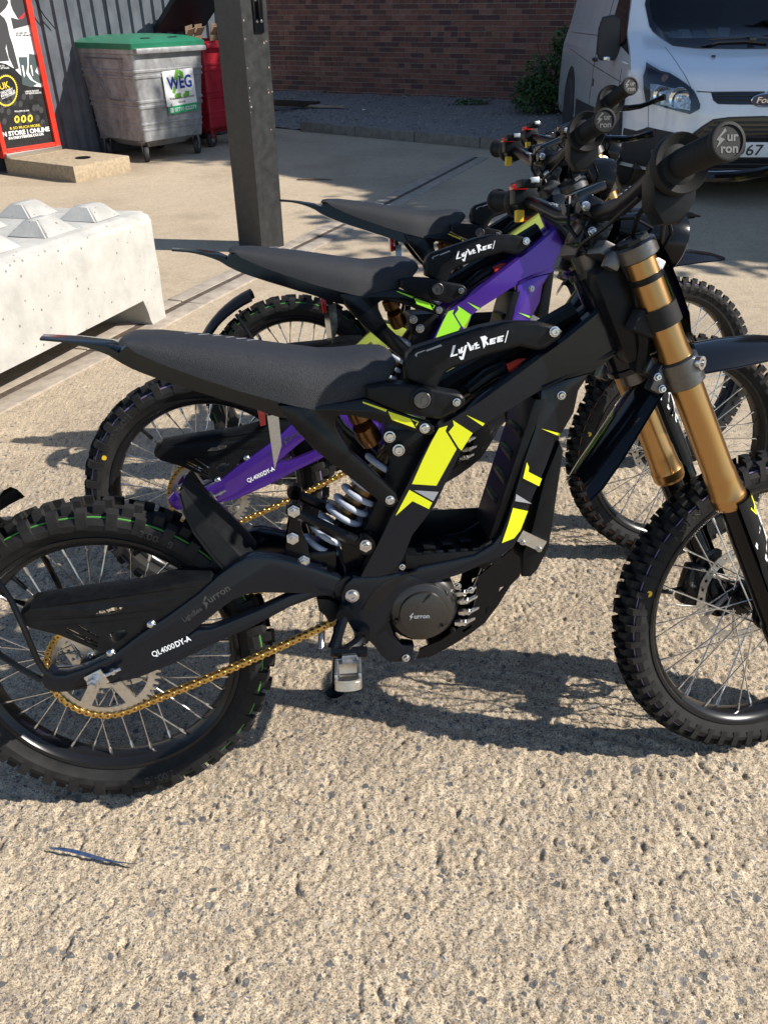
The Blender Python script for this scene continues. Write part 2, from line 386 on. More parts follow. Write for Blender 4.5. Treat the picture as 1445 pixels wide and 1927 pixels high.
# ---- wheels -------------------------------------------------------------------------
def revolve_y(prof, n, mb=None):
    """prof of (y, r) closed profile revolved round the y axis through the origin"""
    mb = mb or MB(); return mb.lathe((0, 0, 0), (0, 1, 0), prof, n, closed=True)
def knob(mb, a, prof, tl, skew=0.):
    """prof: corners (y, r); extruded along the tread by tl, tips slightly narrower"""
    er = Vector((math.cos(a), 0, math.sin(a))); et = Vector((-math.sin(a), 0, math.cos(a)))
    rm = min(p[1] for p in prof); vs = []
    for sgn in (-1, 1):
        for (y, r) in prof:
            w = tl / 2 * (1.0 if r < rm + .004 else .86)
            vs.append(er * r + et * (sgn * w + skew * y) + YV * y)
    k = len(prof)
    mb.add(vs, [tuple(reversed(range(k))), tuple(range(k, 2 * k))] + [(i, (i + 1) % k, (i + 1) % k + k, i + k) for i in range(k)])
def tyre_mesh(rim_r, R, hw, pitches, front):
    c = R - .0135; mb = MB(); prof = []
    shape = [(-.024, rim_r - .008), (-.028, rim_r + .004), (-hw * .93, rim_r + (c - rim_r) * .32), (-hw, rim_r + (c - rim_r) * .55), (-hw * .93, rim_r + (c - rim_r) * .76),
             (-hw * .72, c - .0085), (-hw * .42, c - .0025), (0, c)]
    prof = shape + [(-y, r) for y, r in shape[-2::-1]]
    revolve_y(prof, 96, mb)
    for i in range(pitches):
        a = 2 * PI * i / pitches; st = 2 * PI / pitches
        j = random.uniform(-.05, .05) * st
        for s in (-1, 1):
            # shoulder block running down the side wall
            b = a + (0 if s < 0 else st * .5) + j
            knob(mb, b, [(s * hw * .70, c - .012), (s * hw * .66, R - .0075), (s * hw * .98, R - .0135), (s * hw * 1.02, c - .016), (s * hw * .98, c - .030), (s * hw * .9, c - .028)], (.021 if not front else .014))
            # inner block
            knob(mb, b + st * .5, [(s * hw * .30, c - .006), (s * hw * .28, R - .001), (s * hw * .62, R - .004), (s * hw * .64, c - .010)], (.020 if not front else .014))
        if front or i % 2 == 0: knob(mb, a + st * .25, [(-hw * .24, c - .004), (-hw * .22, R), (hw * .22, R), (hw * .24, c - .004)], (.019 if not front else .013))
        else:
            for s in (-1, 1): knob(mb, a + st * .25, [(s * hw * .04, c - .004), (s * hw * .05, R), (s * hw * .30, R - .0008), (s * hw * .32, c - .005)], .019)
    return mb
def make_wheel(steer, M, rim_r, R, hw, pitches, front):
    w = bn('wheel', None, None, None, steer, M)
    bn('tyre', tyre_mesh(rim_r, R, hw, pitches, front), rubber, w, ang=28)
    # coloured moulding line and yellow balance dot
    st = MB(); c = R - .0135
    for s in (-1, 1): st.lathe((0, 0, 0), (0, 1, 0), [(s * hw * .80, c - .0080), (s * hw * .845, c - .0090), (s * hw * .84, c - .0120), (s * hw * .79, c - .0110)], 96, closed=True)
    if front:
        bn('moulding_line', st, 'fline', w)
    else: bn('moulding_line', st, 'rline', w)
    # raised size lettering on the side wall
    s_ = '3.00-18' if not front else '70/100-19'; rr = rim_r + (c - rim_r) * .48
    for tx, a0 in ((s_, -PI * .42), (s_, PI * .35), ('NYLON', PI * .75)):
        lt = MB(); v, f, wd = text_tris(tx, .01); h = .014
        def place(x, y):
            a = a0 - (x - wd / 2) * h / .7 / rr; r = rr + (y - .35) * h / .7
            e = (r - (rim_r + (c - rim_r) * .32)) / ((c - rim_r) * .23); yy = hw * (.93 + .07 * min(1, max(0, e))) + .0006
            return Vector((math.cos(a) * r, -yy, math.sin(a) * r))
        lt.add([place(*p) for p in v], f); bn('side_lettering', lt, rubber_mark, w, ang=0)
    rim = MB(); ri = rim_r
    revolve_y([(-.026, ri), (-.0285, ri - .002), (-.0275, ri - .008), (-.021, ri - .012), (-.017, ri - .020), (-.006, ri - .0235), (.006, ri - .0235), (.017, ri - .020), (.021, ri - .012), (.0275, ri - .008), (.0285, ri - .002), (.026, ri), (.018, ri - .010), (-.018, ri - .010)], 96, rim)
    bn('rim', rim, rim_black, w)
    hub = MB(); hub.lathe((0, 0, 0), (0, 1, 0), [(-.062, .016), (-.05, .020), (-.045, .020), (-.042, .040), (-.036, .042), (-.030, .026), (0, .022), (.030, .026), (.036, .042), (.042, .040), (.045, .020), (.062, .016)], 28)
    hub.lathe((0, 0, 0), (0, 1, 0), [(-.105, .0075), (.105, .0075)], 14)
    bn('hub', hub, black_satin, w)
    # 36 crossed spokes, each with its nipple
    ns = 36
    mesh_pair = {}
    for k in range(ns):
        side = -1 if k % 2 == 0 else 1; lead = 1 if (k // 2) % 2 == 0 else -1
        a = 2 * PI * k / ns + .05; ah = a + lead * math.radians(62)
        p0 = Vector((.036 * math.cos(ah), side * .036, .036 * math.sin(ah)))
        p1 = Vector(((ri - .022) * math.cos(a), side * .007, (ri - .022) * math.sin(a)))
        d = (p1 - p0).normalized(); p2 = p1 - d * .017
        sp = MB(); sp.tube([p0, p2], .0016, 6); sp.tube([p2 - d * .001, p2 + d * .004, p1 + d * .003], [.0019, .0031, .0033], 6)
        bn('spoke', sp, steel, w)
    # brake disc on the far side
    bd = MB(); r1, r0 = (.104, .086) if not front else (.102, .084); yb = .052
    outer = arc((0, 0), r1, 0, 2 * PI, 54)[:-1]; inner = arc((0, 0), r0, 0, 2 * PI, 54)[:-1]
    outer = [(x * (1 + .012 * math.sin(12 * math.atan2(y, x))), y * (1 + .012 * math.sin(12 * math.atan2(y, x)))) for x, y in outer]
    holes = [arc((math.cos(t) * (r0 + r1) / 2, math.sin(t) * (r0 + r1) / 2), .0038, 0, 2 * PI, 8)[:-1] for t in np.arange(0, 2 * PI, 2 * PI / 30)]
    bd.holed([(x, yb, z) for x, z in outer], [[(x, yb, z) for x, z in inner]] + [[(x, yb, z) for x, z in h] for h in holes], (0, .0025, 0))
    for t in np.arange(0, 2 * PI, 2 * PI / 6):
        bd.tube([(math.cos(t) * .03, yb + .0012, math.sin(t) * .03), (math.cos(t + .35) * .06, yb + .0012, math.sin(t + .35) * .06), (math.cos(t + .45) * .088, yb + .0012, math.sin(t + .45) * .088)], [.005, .0045, .006], 5)
    bn('brake_disc', bd, alu, w)
    vs_ = MB(); av = 2.3 if not front else 2.9
    vs_.tube([(math.cos(av) * (ri - .02), 0, math.sin(av) * (ri - .02)), (math.cos(av) * (ri - .055), 0, math.sin(av) * (ri - .055))], [.004, .0045], 8)
    bn('valve', vs_, black_plastic, w)
    dt = MB(); ad = (PI * .86 if not front else PI * .92); rr2 = rim_r + (c - rim_r) * .42
    dt.lathe((math.cos(ad) * rr2, -hw * .965 - .0006, math.sin(ad) * rr2), (0, -1, 0), [(0, .006), (.0006, .006)], 14)
    bn('balance_dot', dt, yellow_m, w)
    return w
rubber_mark = mat('raised_rubber', (.034, .034, .034), .5)
RR, RF = .305, .311
wr = make_wheel(False, Matrix.Translation((0, 0, RR)), .243, RR, .043, 36, False)
wf = make_wheel(True, Matrix.Translation((1.26, 0, RF)), .2555, RF, .036, 54, True)

# rear sprocket and chain
CY = -.056
spk = MB(); NT = 48; rp = 12.7e-3 * NT / (2 * PI)
out = []
for k in range(NT):
    for f_, r_ in ((-.30, rp - .0045), (-.12, rp + .0045), (.12, rp + .0045), (.30, rp - .0045)):
        a = 2 * PI * (k + f_) / NT; out.append((r_ * math.cos(a), r_ * math.sin(a)))
hl = []
for k in range(6):
    a0 = 2 * PI * k / 6 + .13; a1 = 2 * PI * (k + 1) / 6 - .13
    hl.append(arc((0, 0), rp - .016, a0, a1, 8) + arc((0, 0), .040, a1 - .12, a0 + .12, 4))
spk.holed([(x, CY + .002, z) for x, z in out], [[(x, CY + .002, z) for x, z in h] for h in hl] + [[(x, CY + .002, z) for x, z in arc((0, 0), .024, 2 * PI, 0, 16)[:-1]]], (0, -.005, 0))
sp_i = bn('sprocket', spk, alu, wr)
for k in range(6): a = 2 * PI * k / 6; sb_ = MB(); bolt(sb_, (.033 * math.cos(a), CY - .003, .033 * math.sin(a)), .0065); bn('sprocket_bolt', sb_, steel, wr)
fc = U(655, 1126, CY); fr_ = .029
C0 = np.array([0, RR]); C1 = np.array([fc.x, fc.z]); dv = C1 - C0; Ld = np.linalg.norm(dv); base = math.atan2(dv[1], dv[0]); off = math.acos((rp - fr_) / Ld)
seglist = []
a_t, a_b = base + off, base - off
p_rt = C0 + rp * np.array([math.cos(a_t), math.sin(a_t)]); p_rb = C0 + rp * np.array([math.cos(a_b), math.sin(a_b)])
p_ft = C1 + fr_ * np.array([math.cos(a_t), math.sin(a_t)]); p_fb = C1 + fr_ * np.array([math.cos(a_b), math.sin(a_b)])
path = []
for i in range(200): a = a_t + (2 * PI - (a_t - a_b)) * i / 199; path.append(C0 + rp * np.array([math.cos(a), math.sin(a)]))
for i in range(1, 120):
    t = i / 120; q = p_rb * (1 - t) + p_fb * t; q = q + np.array([0, -.006 * math.sin(PI * t)]); path.append(q)
for i in range(60): a = a_b + (a_t - a_b) * i / 59; path.append(C1 + fr_ * np.array([math.cos(a), math.sin(a)]))
for i in range(1, 120): t = i / 120; path.append(p_ft * (1 - t) + p_rt * t + np.array([0, .016 * math.sin(PI * t)]))
path = np.array(path + [path[0]]); sl = np.concatenate([[0], np.cumsum(np.linalg.norm(np.diff(path, axis=0), axis=1))])
nl = int(round(sl[-1] / .0127 / 2) * 2); ss = np.arange(nl + 1) * sl[-1] / nl
cpx = np.interp(ss, sl, path[:, 0]); cpz = np.interp(ss, sl, path[:, 1])
rol = MB()
for k in range(nl): rol.lathe((cpx[k], CY, cpz[k]), (0, 1, 0), [(-.0085, .0022), (-.0045, .0022), (-.0045, .0040), (.0045, .0040), (.0045, .0022), (.0085, .0022)], 8)
ch = bn('drive_chain', rol, bronze)
def link_mb(yo):
    mb = MB(); p = .0127; prof = []
    prof += arc((0, 0), .0056, PI * .32, PI * 1.68, 8) + [(p / 2, -.0040)] + arc((p, 0), .0056, -PI * .68, PI * .68, 8) + [(p / 2, .0040)]
    for s in (-1, 1): mb.prism([(x, s * yo - .0008, z) for x, z in prof], (0, .0016, 0), .0005, seg=1)
    return mb
lk = [link_mb(.0072), link_mb(.0053)]
LINKN = []
for k in range(nl):
    a = math.atan2(cpz[k + 1] - cpz[k], cpx[k + 1] - cpx[k])
    M = Matrix.Translation((cpx[k], CY, cpz[k])) @ Matrix.Rotation(-a, 4, 'Y')
    bn('chain_link', lk[k % 2], chain_gold, ch, M=M, only=(1, 2))

# ---- swing arm -------------------------------------------------------------------------
ysw = lambda x: -.100 + .075 * max(0, min(1, x / .46)) * .5
sw = MB()
up_poly = [(75, 1278), (90, 1262), (104, 1272), (123, 1271), (164, 1257), (209, 1236), (262, 1195), (318, 1158), (374, 1117), (411, 1083), (440, 1062), (462, 1050), (482, 1046), (510, 1049), (540, 1055), (580, 1066), (639, 1087), (655, 1106), (652, 1130), (636, 1128), (596, 1119), (540, 1118), (497, 1117), (467, 1120), (440, 1130), (422, 1143), (396, 1164), (370, 1184), (345, 1205), (300, 1234), (262, 1262), (205, 1289), (161, 1298), (123, 1304), (101, 1305), (84, 1296)]
lo_poly = [(300, 1232), (345, 1204), (371, 1187), (396, 1185), (422, 1176), (486, 1150), (546, 1122), (600, 1108), (646, 1104), (648, 1118), (596, 1125), (546, 1144), (486, 1176), (411, 1210), (336, 1247), (262, 1277), (205, 1290), (230, 1275)]
sw.prism(px(up_poly, ysw), (0, .030, 0), .007)
sw.prism([p + Vector((0, .0015, 0)) for p in px(lo_poly, ysw)], (0, .026, 0), .005)
far = sw.mirror(); sw.join(far)
sw.box((.385, 0, .452), (.055, .11, .05), bev=.008); sw.lathe((.448, -.066, .432), (0, 1, 0), [(0, .026), (.132, .026)], 24)
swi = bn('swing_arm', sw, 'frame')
gp_ = MB(); text_on(gp_, 'QL4000', U(289, 1236, ysw) - YV * .0012, U(331, 1218, ysw) - YV * .0012, (0, 0, 1), .0105, .012, 0, .1)
text_on(gp_, 'DY-A', U(333, 1217, ysw) - YV * .0012, U(361, 1204, ysw) - YV * .0012, (0, 0, 1), .0105, .03, 0, .1)
bn('arm_lettering', gp_, white_print, swi, ang=0)
gl = MB(); text_on(gl, 'urron', U(396, 1134, ysw) - YV * .0012, U(435, 1109, ysw) - YV * .0012, (0, 0, 1), .013, .02)
gl.add([U(a, b, ysw) - YV * .0012 for a, b in ((387, 1119), (390, 1124), (384, 1132), (392, 1133), (389, 1147), (386, 1138), (382, 1135), (384, 1126))], [tuple(range(8))])
text_on(gl, 'LightBee', U(348, 1170, ysw) - YV * .0012, U(382, 1147, ysw) - YV * .0012, (0, 0, 1), .009, .01)
bn('arm_logo', gl, dim_print, swi, ang=0)
# axle block, nut and chain adjuster
ab = MB(); ap = U(180, 1278, -.104)
Ma = Matrix.Rotation(math.radians(-25), 3, 'Y')
ab.box((ap.x + .003, -.105, ap.z), (.034, .006, .030), Ma, bev=.002)
ab.lathe((ap.x, -.106, ap.z), (0, -1, 0), [(0, .0125), (.004, .0125), (.004, .011), (.016, .0105), (.016, .0075), (.026, .0072), (.026, 0)], 6)
ab.tube([(ap.x + .018, -.104, ap.z + .006), (ap.x + .046, -.104, ap.z + .018)], .0035, 8); ab.lathe((ap.x + .030, -.104, ap.z + .011), (.92, 0, .39), [(0, .0065), (.006, .0065)], 6)
bn('axle_nut', ab, steel, swi)
# chain guard with its slots
cgp = [(37, 1162), (56, 1147), (150, 1132), (262, 1117), (330, 1100), (396, 1090), (404, 1098), (370, 1121), (336, 1143), (314, 1158), (290, 1176), (262, 1190), (246, 1206), (222, 1226), (207, 1237), (194, 1229), (112, 1195), (56, 1181), (40, 1170)]
ycg = lambda x: -.089 + .06 * max(0, min(1, x / .46)) * .5
hs = [[(177, 1158), (190, 1149), (205, 1147), (212, 1143), (232, 1143), (226, 1150), (208, 1156), (190, 1158)],
      [(144, 1177), (148, 1176), (188, 1199), (186, 1202)], [(124, 1184), (128, 1182), (187, 1210), (184, 1213)], [(122, 1189), (125, 1188), (186, 1216), (183, 1219)],
      [(202, 1198), (214, 1189), (236, 1185), (241, 1193), (226, 1206), (214, 1211)]]
cg = MB(); cg.holed(px(cgp, ycg), [px(h, ycg) for h in hs], (0, .004, 0))
topb = px(cgp[:7], ycg); cg.grid([[p for p in topb], [p + Vector((0, .012, .006)) for p in topb], [p + Vector((0, .045, .010)) for p in topb]])
cgi = bn('chain_guard', cg, black_plastic, ang=20)
for a, b in ((285, 1174), (209, 1228)): cb = MB(); p = U(a, b, ycg); cb.lathe(p, (0, -1, 0), [(-.002, .0085), (.003, .0083), (.006, .0062), (.0078, .0034), (.0082, 0)], 14); bn('guard_bolt', cb, steel, cgi)
# mud guard in front of the rear wheel
hg = MB(); near = [(339, 924), (350, 962), (368, 998), (400, 1040), (432, 1076)]; crest = [(341, 916), (372, 938), (412, 972), (450, 1008), (478, 1040)]
rows = []
for (a, b), (c_, d_) in zip(near, crest):
    n_ = U(a, b, -.062); c0 = U(c_, d_, -.030); m0 = Vector(((n_.x + c0.x) / 2 + .006, -.055, (n_.z + c0.z) / 2 + .004))
    rows.append([n_, m0, c0, Vector((c0.x + .004, 0, c0.z + .006)), Vector((c0.x, .030, c0.z)), Vector((m0.x, .055, m0.z)), Vector((n_.x, .062, n_.z))])
hg.grid(rows); hg.grid([[p + Vector((-.004, 0, -.006)) for p in r] for r in rows])
bn('mud_guard', hg, black_plastic, ang=25)
# rear bracket tubes and spray flap (first and third bike)
rb = MB()
rb.tube([U(112, 1278, -.094), U(86, 1264, -.096), U(70, 1240, -.096), U(45, 1180, -.095), U(22, 1130, -.09), U(0, 1098, -.085), (-.175, -.06, .56)], .0055, 8)
rb.tube([U(80, 1280, -.094), U(40, 1258, -.095), U(0, 1232, -.092), (-.19, -.06, .40), (-.21, -.05, .50)], .0055, 8); rb.both()
bn('fender_bracket', rb, black_satin, only=(1, 3))
fl = MB(); rows = []
for k in range(9):
    t = k / 8; a = math.radians(112 + 40 * t); r = .352; rows.append([Vector((r * math.cos(a) - .004 * (abs(y) / .05) ** 2 * -1, y, RR + r * math.sin(a) - .020 * (abs(y) / .055) ** 3)) for y in (-.062, -.05, -.03, 0, .03, .05, .062)])
fl.grid(rows); fl.grid([[p * 1 + Vector((.004, 0, -.005)) for p in r] for r in rows])
bn('spray_flap', fl, black_plastic, only=(1, 3))

# ---- frame -----------------------------------------------------------------------------
YF = -.074
def YFf(x):
    t = max(0., min(1., (x - .70) / .20)); return YF + .034 * t * t * (3 - 2 * t)
rail = [(1172, 548), (1190, 600), (1196, 640), (1165, 662), (1114, 700), (1060, 714), (1018, 734), (985, 753), (955, 773), (916, 796), (891, 815), (872, 840), (845, 895), (818, 952), (776, 1006), (757, 1052), (740, 1098), (712, 1130), (655, 1118), (679, 1085), (700, 1046), (719, 1009), (735, 974), (762, 922), (789, 869), (811, 828), (834, 798), (873, 775), (897, 753), (960, 708), (1015, 667), (1060, 635), (1110, 594), (1142, 566)]
fm = MB(); fm.prism(px(rail, YFf), (0, .032, 0), .011, seg=1, big=(list(range(27, 33)), .020))
downt = [(1018, 735), (1060, 716), (1112, 702), (1090, 736), (1081, 778), (1054, 824), (1028, 881), (999, 948), (983, 1000), (968, 1030), (940, 1052), (905, 1066), (870, 1082), (812, 1100), (775, 1128), (742, 1160), (720, 1130), (745, 1096), (790, 1068), (850, 1056), (893, 1046), (926, 1026), (943, 1006), (955, 975), (967, 936), (986, 869), (1006, 811), (1017, 764)]
fm.prism([p + Vector((0, .002, 0)) for p in px(downt, YFf)], (0, .028, 0), .006)
plate = [(664, 1088), (650, 1102), (641, 1122), (645, 1145), (653, 1169), (666, 1192), (690, 1204), (706, 1220), (719, 1238), (732, 1248), (776, 1246), (780, 1218), (757, 1215), (742, 1196), (734, 1172), (742, 1148), (762, 1122), (800, 1098), (776, 1084), (745, 1080), (715, 1086)]
fm.prism([p + Vector((0, .001, 0)) for p in px(plate, YF - .004)], (0, .030, 0), .005)
fm.both()
# head tube and gussets joining both sides
ha, hb = Vector((.870, 0, .965)), Vector((.952, 0, .790))
fm.lathe(ha, hb - ha, [(0, .034), (.010, .036), (.012, .031), ((hb - ha).length - .012, .031), ((hb - ha).length - .01, .036), ((hb - ha).length, .034)], 28)
g1, g2, g3, g4 = [U(a, b, -.034) for a, b in ((1120, 592), (1180, 590), (1184, 640), (1090, 670))]
fm.prism([g1, g2, g3, g4], (0, .068, 0), .008)
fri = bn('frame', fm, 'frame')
hcv = MB(); hcv.box((.916, -.03, .895), (.062, .085, .17), Matrix.Rotation(-RAKE, 3, 'Y'), bev=.02); hcv.tube([(.90, -.07, .985), (.93, -.075, .93), (.945, -.075, .85), (.95, -.06, .80)], .012, 10); bn('headstock_cover', hcv, black_plastic)
# weld bead along the joint
wd = MB()
for k in range(70):
    t = k / 69; a = U(1022 + (1172 - 1022) * t, 730 - (730 - 652) * t, lambda x: YFf(x) - .0005); wd.lathe(a, (.8, 0, .55), [(-.0009, .0001), (-.0006, .0046), (.0006, .0046), (.0009, .0001)], 8)
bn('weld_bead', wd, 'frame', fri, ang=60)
# decals
def decal(polys, y, name, key, parent, thick=.0008):
    for p in polys:
        mb = MB(); mb.prism(px(p, y), (0, thick, 0)); bn(name, mb, key, parent, ang=0)
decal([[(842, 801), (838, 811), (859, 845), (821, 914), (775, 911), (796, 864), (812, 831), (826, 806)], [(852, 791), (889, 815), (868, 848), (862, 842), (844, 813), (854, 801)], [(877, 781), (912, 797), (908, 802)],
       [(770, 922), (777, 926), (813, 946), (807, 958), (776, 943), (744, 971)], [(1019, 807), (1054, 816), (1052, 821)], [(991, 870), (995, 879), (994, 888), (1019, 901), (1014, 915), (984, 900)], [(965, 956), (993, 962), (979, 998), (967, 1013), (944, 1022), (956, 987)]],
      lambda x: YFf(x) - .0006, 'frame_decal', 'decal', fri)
decal([[(779, 923), (825, 926), (815, 943)], [(971, 930), (1000, 948), (969, 943)]], lambda x: YFf(x) - .0006, 'decal_flash', grey_print, fri)
pk_ = MB(); pk_.prism(px([(678, 1148), (704, 1149), (716, 1140), (748, 1100), (786, 1074), (752, 1084), (722, 1096), (704, 1112)], YF - .0042), (0, .003, 0), .0008); bn('frame_pocket', pk_, black_gloss, fri)
# bolts of the frame
for (a, b), r, y in (((663, 1121), .0125, YF - .004), ((1056, 744), .0075, YFf), ((688, 1026), .010, YF - .004), ((799, 806), .0085, -.0985), ((859, 757), .0065, -.108), ((734, 941), .008, -.0985), ((733, 822), .010, -.05), ((750, 847), .0105, -.06), ((757, 1067), .0055, YF - .005), ((861, 1103), .0065, YF - .006), ((886, 1110), .0065, YF - .006), ((764, 1238), .0075, YF - .005), ((1043, 624), .0085, -.090)):
    q_ = MB(); bolt(q_, U(a, b, y), r); bn('frame_bolt', q_, steel)

# battery bay: floor tray, front wall, heat shield ahead of the down tube, skid plate
by = MB()
tr = px([(770, 1052), (800, 985), (860, 984), (925, 1000), (900, 1046), (850, 1058)], -.02)
f0, f1 = U(772, 1046, -.06), U(890, 1050, -.06)
by.box(((f0.x + f1.x) / 2 + .02, 0, (f0.z + f1.z) / 2 - .012), (abs(f1.x - f0.x) + .07, .13, .012), bev=.003)
for k in range(5): by.box((f0.x + .03 + k * .022, -.058, f0.z - .001), (.014, .006, .014), bev=.002)
for k in range(3): by.box((f0.x + .04 + k * .035, .01 * (k - 1), f0.z - .004), (.022, .03, .004), bev=.001)
w0, w1 = U(1010, 750, -.05), U(930, 1010, -.05)
by.prism([w0 + Vector((.012, -.01, 0)), w1 + Vector((.0, -.01, 0)), w1 + Vector((-.012, -.01, 0)), w0 + Vector((-.006, -.01, 0))], (0, .122, 0), .003)
for k in range(4):
    t = .25 + k * .17; c_ = w0 * (1 - t) + w1 * t; by.box((c_.x - .008, -.01 + .01 * (k % 2), c_.z), (.010, .07, .018), Matrix.Rotation(-.32, 3, 'Y'), bev=.003)
by.box(((f0.x + f1.x) / 2 + .02, .066, (f0.z + f1.z) / 2 + .012), (abs(f1.x - f0.x) + .07, .006, .06), bev=.002); by.box(((f0.x + f1.x) / 2 + .02, -.064, (f0.z + f1.z) / 2 - .004), (abs(f1.x - f0.x) + .06, .005, .026), bev=.002)
bn('battery_tray', by, black_plastic)
hsd = MB(); hp = [(1053, 832), (1060, 850), (1052, 905), (1033, 1030), (1012, 1072), (998, 1086), (982, 1086), (984, 1040), (1000, 1000), (1025, 900)]
hsd.prism(px(hp, -.058), (0, .116, 0), .004)
bn('front_guard', hsd, black_plastic)
hbt = MB()
for a, b in ((983, 1020), (1014, 1033)): bolt(hbt, U(a, b, -.063), .0055)
hbt.box(U(1000, 1018, -.061), (.05, .004, .022), Matrix.Rotation(.5, 3, 'Y')); bn('guard_bracket', hbt, alu)
skp = [(962, 1035), (978, 1050), (978, 1084), (960, 1102), (938, 1138), (912, 1172), (886, 1192), (850, 1215), (810, 1236), (782, 1240), (790, 1222), (830, 1205), (868, 1178), (890, 1150), (896, 1122), (900, 1085), (930, 1060)]
sk = MB(); sk.holed(px(skp, -.066), [px(h, -.066) for h in ([(940, 1106), (952, 1102), (938, 1118)], [(914, 1144), (924, 1141), (913, 1156)], [(870, 1186), (888, 1175), (886, 1181), (871, 1191)])], (0, .005, 0)); sk.both()
sk.prism(px([(938, 1138), (912, 1172), (886, 1192), (850, 1215), (810, 1236), (812, 1232), (850, 1211), (884, 1188), (909, 1169), (935, 1136)], -.06), (0, .12, 0))
bn('skid_plate', sk, black_satin, ang=25)
# motor
mo = U(795, 1152, -.078); mt = MB()
mt.lathe((mo.x, .075, mo.z), (0, -1, 0), [(0, .05), (.006, .068), (.125, .070), (.135, .066), (.140, .060), (.142, .056), (.152, .055), (.154, .052), (.156, .043), (.162, .042), (.163, .040), (.164, 0)], 48)
moi = bn('motor', mt, motor_m)
ml = MB(); ly = -.0895
text_on(ml, 'urron', U(779, 1164, ly), U(808, 1163, ly), (0, 0, 1), .0085, .03)
ml.add([U(a, b, ly) for a, b in ((777.5, 1153), (778, 1156), (774.5, 1158.5), (777, 1161), (770.5, 1168), (773, 1162.5), (770, 1160.5))], [tuple(range(7))])
bn('motor_lettering', ml, grey_print, moi, ang=0)
mg = MB(); mg.add([U(a, b, ly) for a, b in ((812, 1115), (809, 1123), (794, 1136), (803, 1123))], [(0, 1, 2, 3)])
bn('motor_flash', mg, black_gloss, moi, ang=0)
mt_ = MB()
for a, b in ((869, 1131), (872, 1152), (865, 1172), (863, 1116)):
    p = U(a, b, -.062); mt_.lathe(p, (.75, -.45, .2), [(-.008, .006), (-.002, .006), (-.002, .0075), (.004, .0075), (.004, .006), (.009, .0058), (.009, .0068), (.013, .0066), (.013, .003)], 6)
    mt_.tube([p + Vector((.008, -.006, .002)), p + Vector((.03, .0, .01)), p + Vector((.05, .03, .03))], .004, 6)
bn('motor_terminals', mt_, steel, moi)
for a, b in ((744, 1171), (831, 1174), (852, 1186)): mb2 = MB(); bolt(mb2, U(a, b, -.084), .0050); bn('motor_bolt', mb2, black_bar, moi)
# ---- seat, tail, sub-frame ---------------------------------------------------------------
def interp(pts): xs = np.array([p.x for p in pts]); zs = np.array([p.z for p in pts]); o_ = np.argsort(xs); return lambda x: float(np.interp(x, xs[o_], zs[o_]))
hwx = lambda x: float(np.interp(x, [.09, .11, .2, .3, .38, .46, .52, .56], [.058, .066, .078, .092, .100, .094, .080, .058]))
ztop = interp([U(a, b, .025) for a, b in ((236, 634), (242, 625), (262, 621), (300, 620), (420, 631), (520, 645), (600, 655), (640, 653), (680, 648), (715, 649), (733, 658), (744, 676))])
bot_px = ((238, 650), (252, 662), (300, 684), (380, 713), (450, 736), (540, 761), (590, 771), (640, 769), (690, 747), (728, 716), (745, 694))
zbot = interp([U(a, b, lambda x: -hwx(x)) for a, b in bot_px])
st_ = MB(); rings = []; X0, X1 = U(234, 640, 0).x, U(746, 688, -.02).x
for k in range(41):
    t = k / 40; x = X0 + (X1 - X0) * (t - math.sin(2 * PI * t) * .08); h = hwx(x); zt = ztop(x); zb = zbot(x)
    e = min(1, math.sqrt(max(0, 1 - (1 - min(1, t / .03)) ** 2)) + .02); e2 = min(1, math.sqrt(max(0, 1 - (1 - min(1, (1 - t) / .06)) ** 2)) + .02); ee = e * e2
    zm = zb + (zt - zb) * .45; zt = zm + (zt - zm) * ee; zb2 = zm + (zb - zm) * ee; hh = h * (.55 + .45 * ee)
    ring = []
    for j in range(22):
        a = PI * j / 21; cy = math.cos(a); y = hh * math.copysign(abs(cy) ** .62, cy); z = zb2 + (zt - zb2) * (math.sin(a) ** .60 if j not in (0, 21) else 0)
        ring.append(Vector((x, -y, z)))
    rings.append(ring)
st_.loft(rings); sti = bn('seat', st_, vinyl, ang=60)
sl_ = MB()
for k in range(6):
    a0 = U(350 + k * 23, 627 + k * 2.6, .02); a1 = U(372 + k * 23, 626.4 + k * 2.6, .02); sl_.tube([a0 + Vector((0, -.012, .0012)), a1 + Vector((0, -.005, .0012))], .0005, 4)
bn('seat_stitching', sl_, grey_print, sti)
tl = MB(); rings = []
tzt = interp([U(a, b, 0) for a, b in ((84, 632), (150, 636), (226, 645), (240, 660), (300, 690), (420, 730), (590, 770))])
tzb = interp([U(a, b, -.04) for a, b in ((84, 640), (120, 646), (170, 657), (205, 670), (236, 688), (280, 704), (330, 719), (450, 752), (530, 777), (590, 782))])
for k in range(25):
    t = k / 24; x = U(84, 634, 0).x + t * (U(585, 770, -.08).x - U(84, 634, 0).x); h = float(np.interp(t, [0, .12, .27, .34, .6, 1], [.024, .032, .036, .046, .066, .080])); zt = tzt(x); zb = min(tzb(x), zt - .004)
    if x > X0 + .004: zt = zbot(x) + .008
    zb = min(zb, zt - (.003 if x < X0 else .014))
    rings.append([Vector((x, -h, zb)), Vector((x, -h * 1.0, zb + (zt - zb) * .8)), Vector((x, -h * .85, zt)), Vector((x, 0, zt + .003)), Vector((x, h * .85, zt)), Vector((x, h, zb + (zt - zb) * .8)), Vector((x, h, zb))])
tl.loft(rings); bn('tail', tl, black_gloss, ang=30)
sf = MB(); sfp = [(523, 763), (560, 762), (620, 760), (688, 750), (705, 757), (726, 767), (770, 783), (810, 796), (818, 803), (818, 813), (811, 820), (798, 819), (746, 804), (700, 791), (662, 783), (640, 782), (632, 788), (633, 803), (645, 827), (660, 850), (694, 880), (746, 930), (749, 944), (742, 954), (731, 956), (719, 949), (666, 906), (590, 846), (545, 797)]
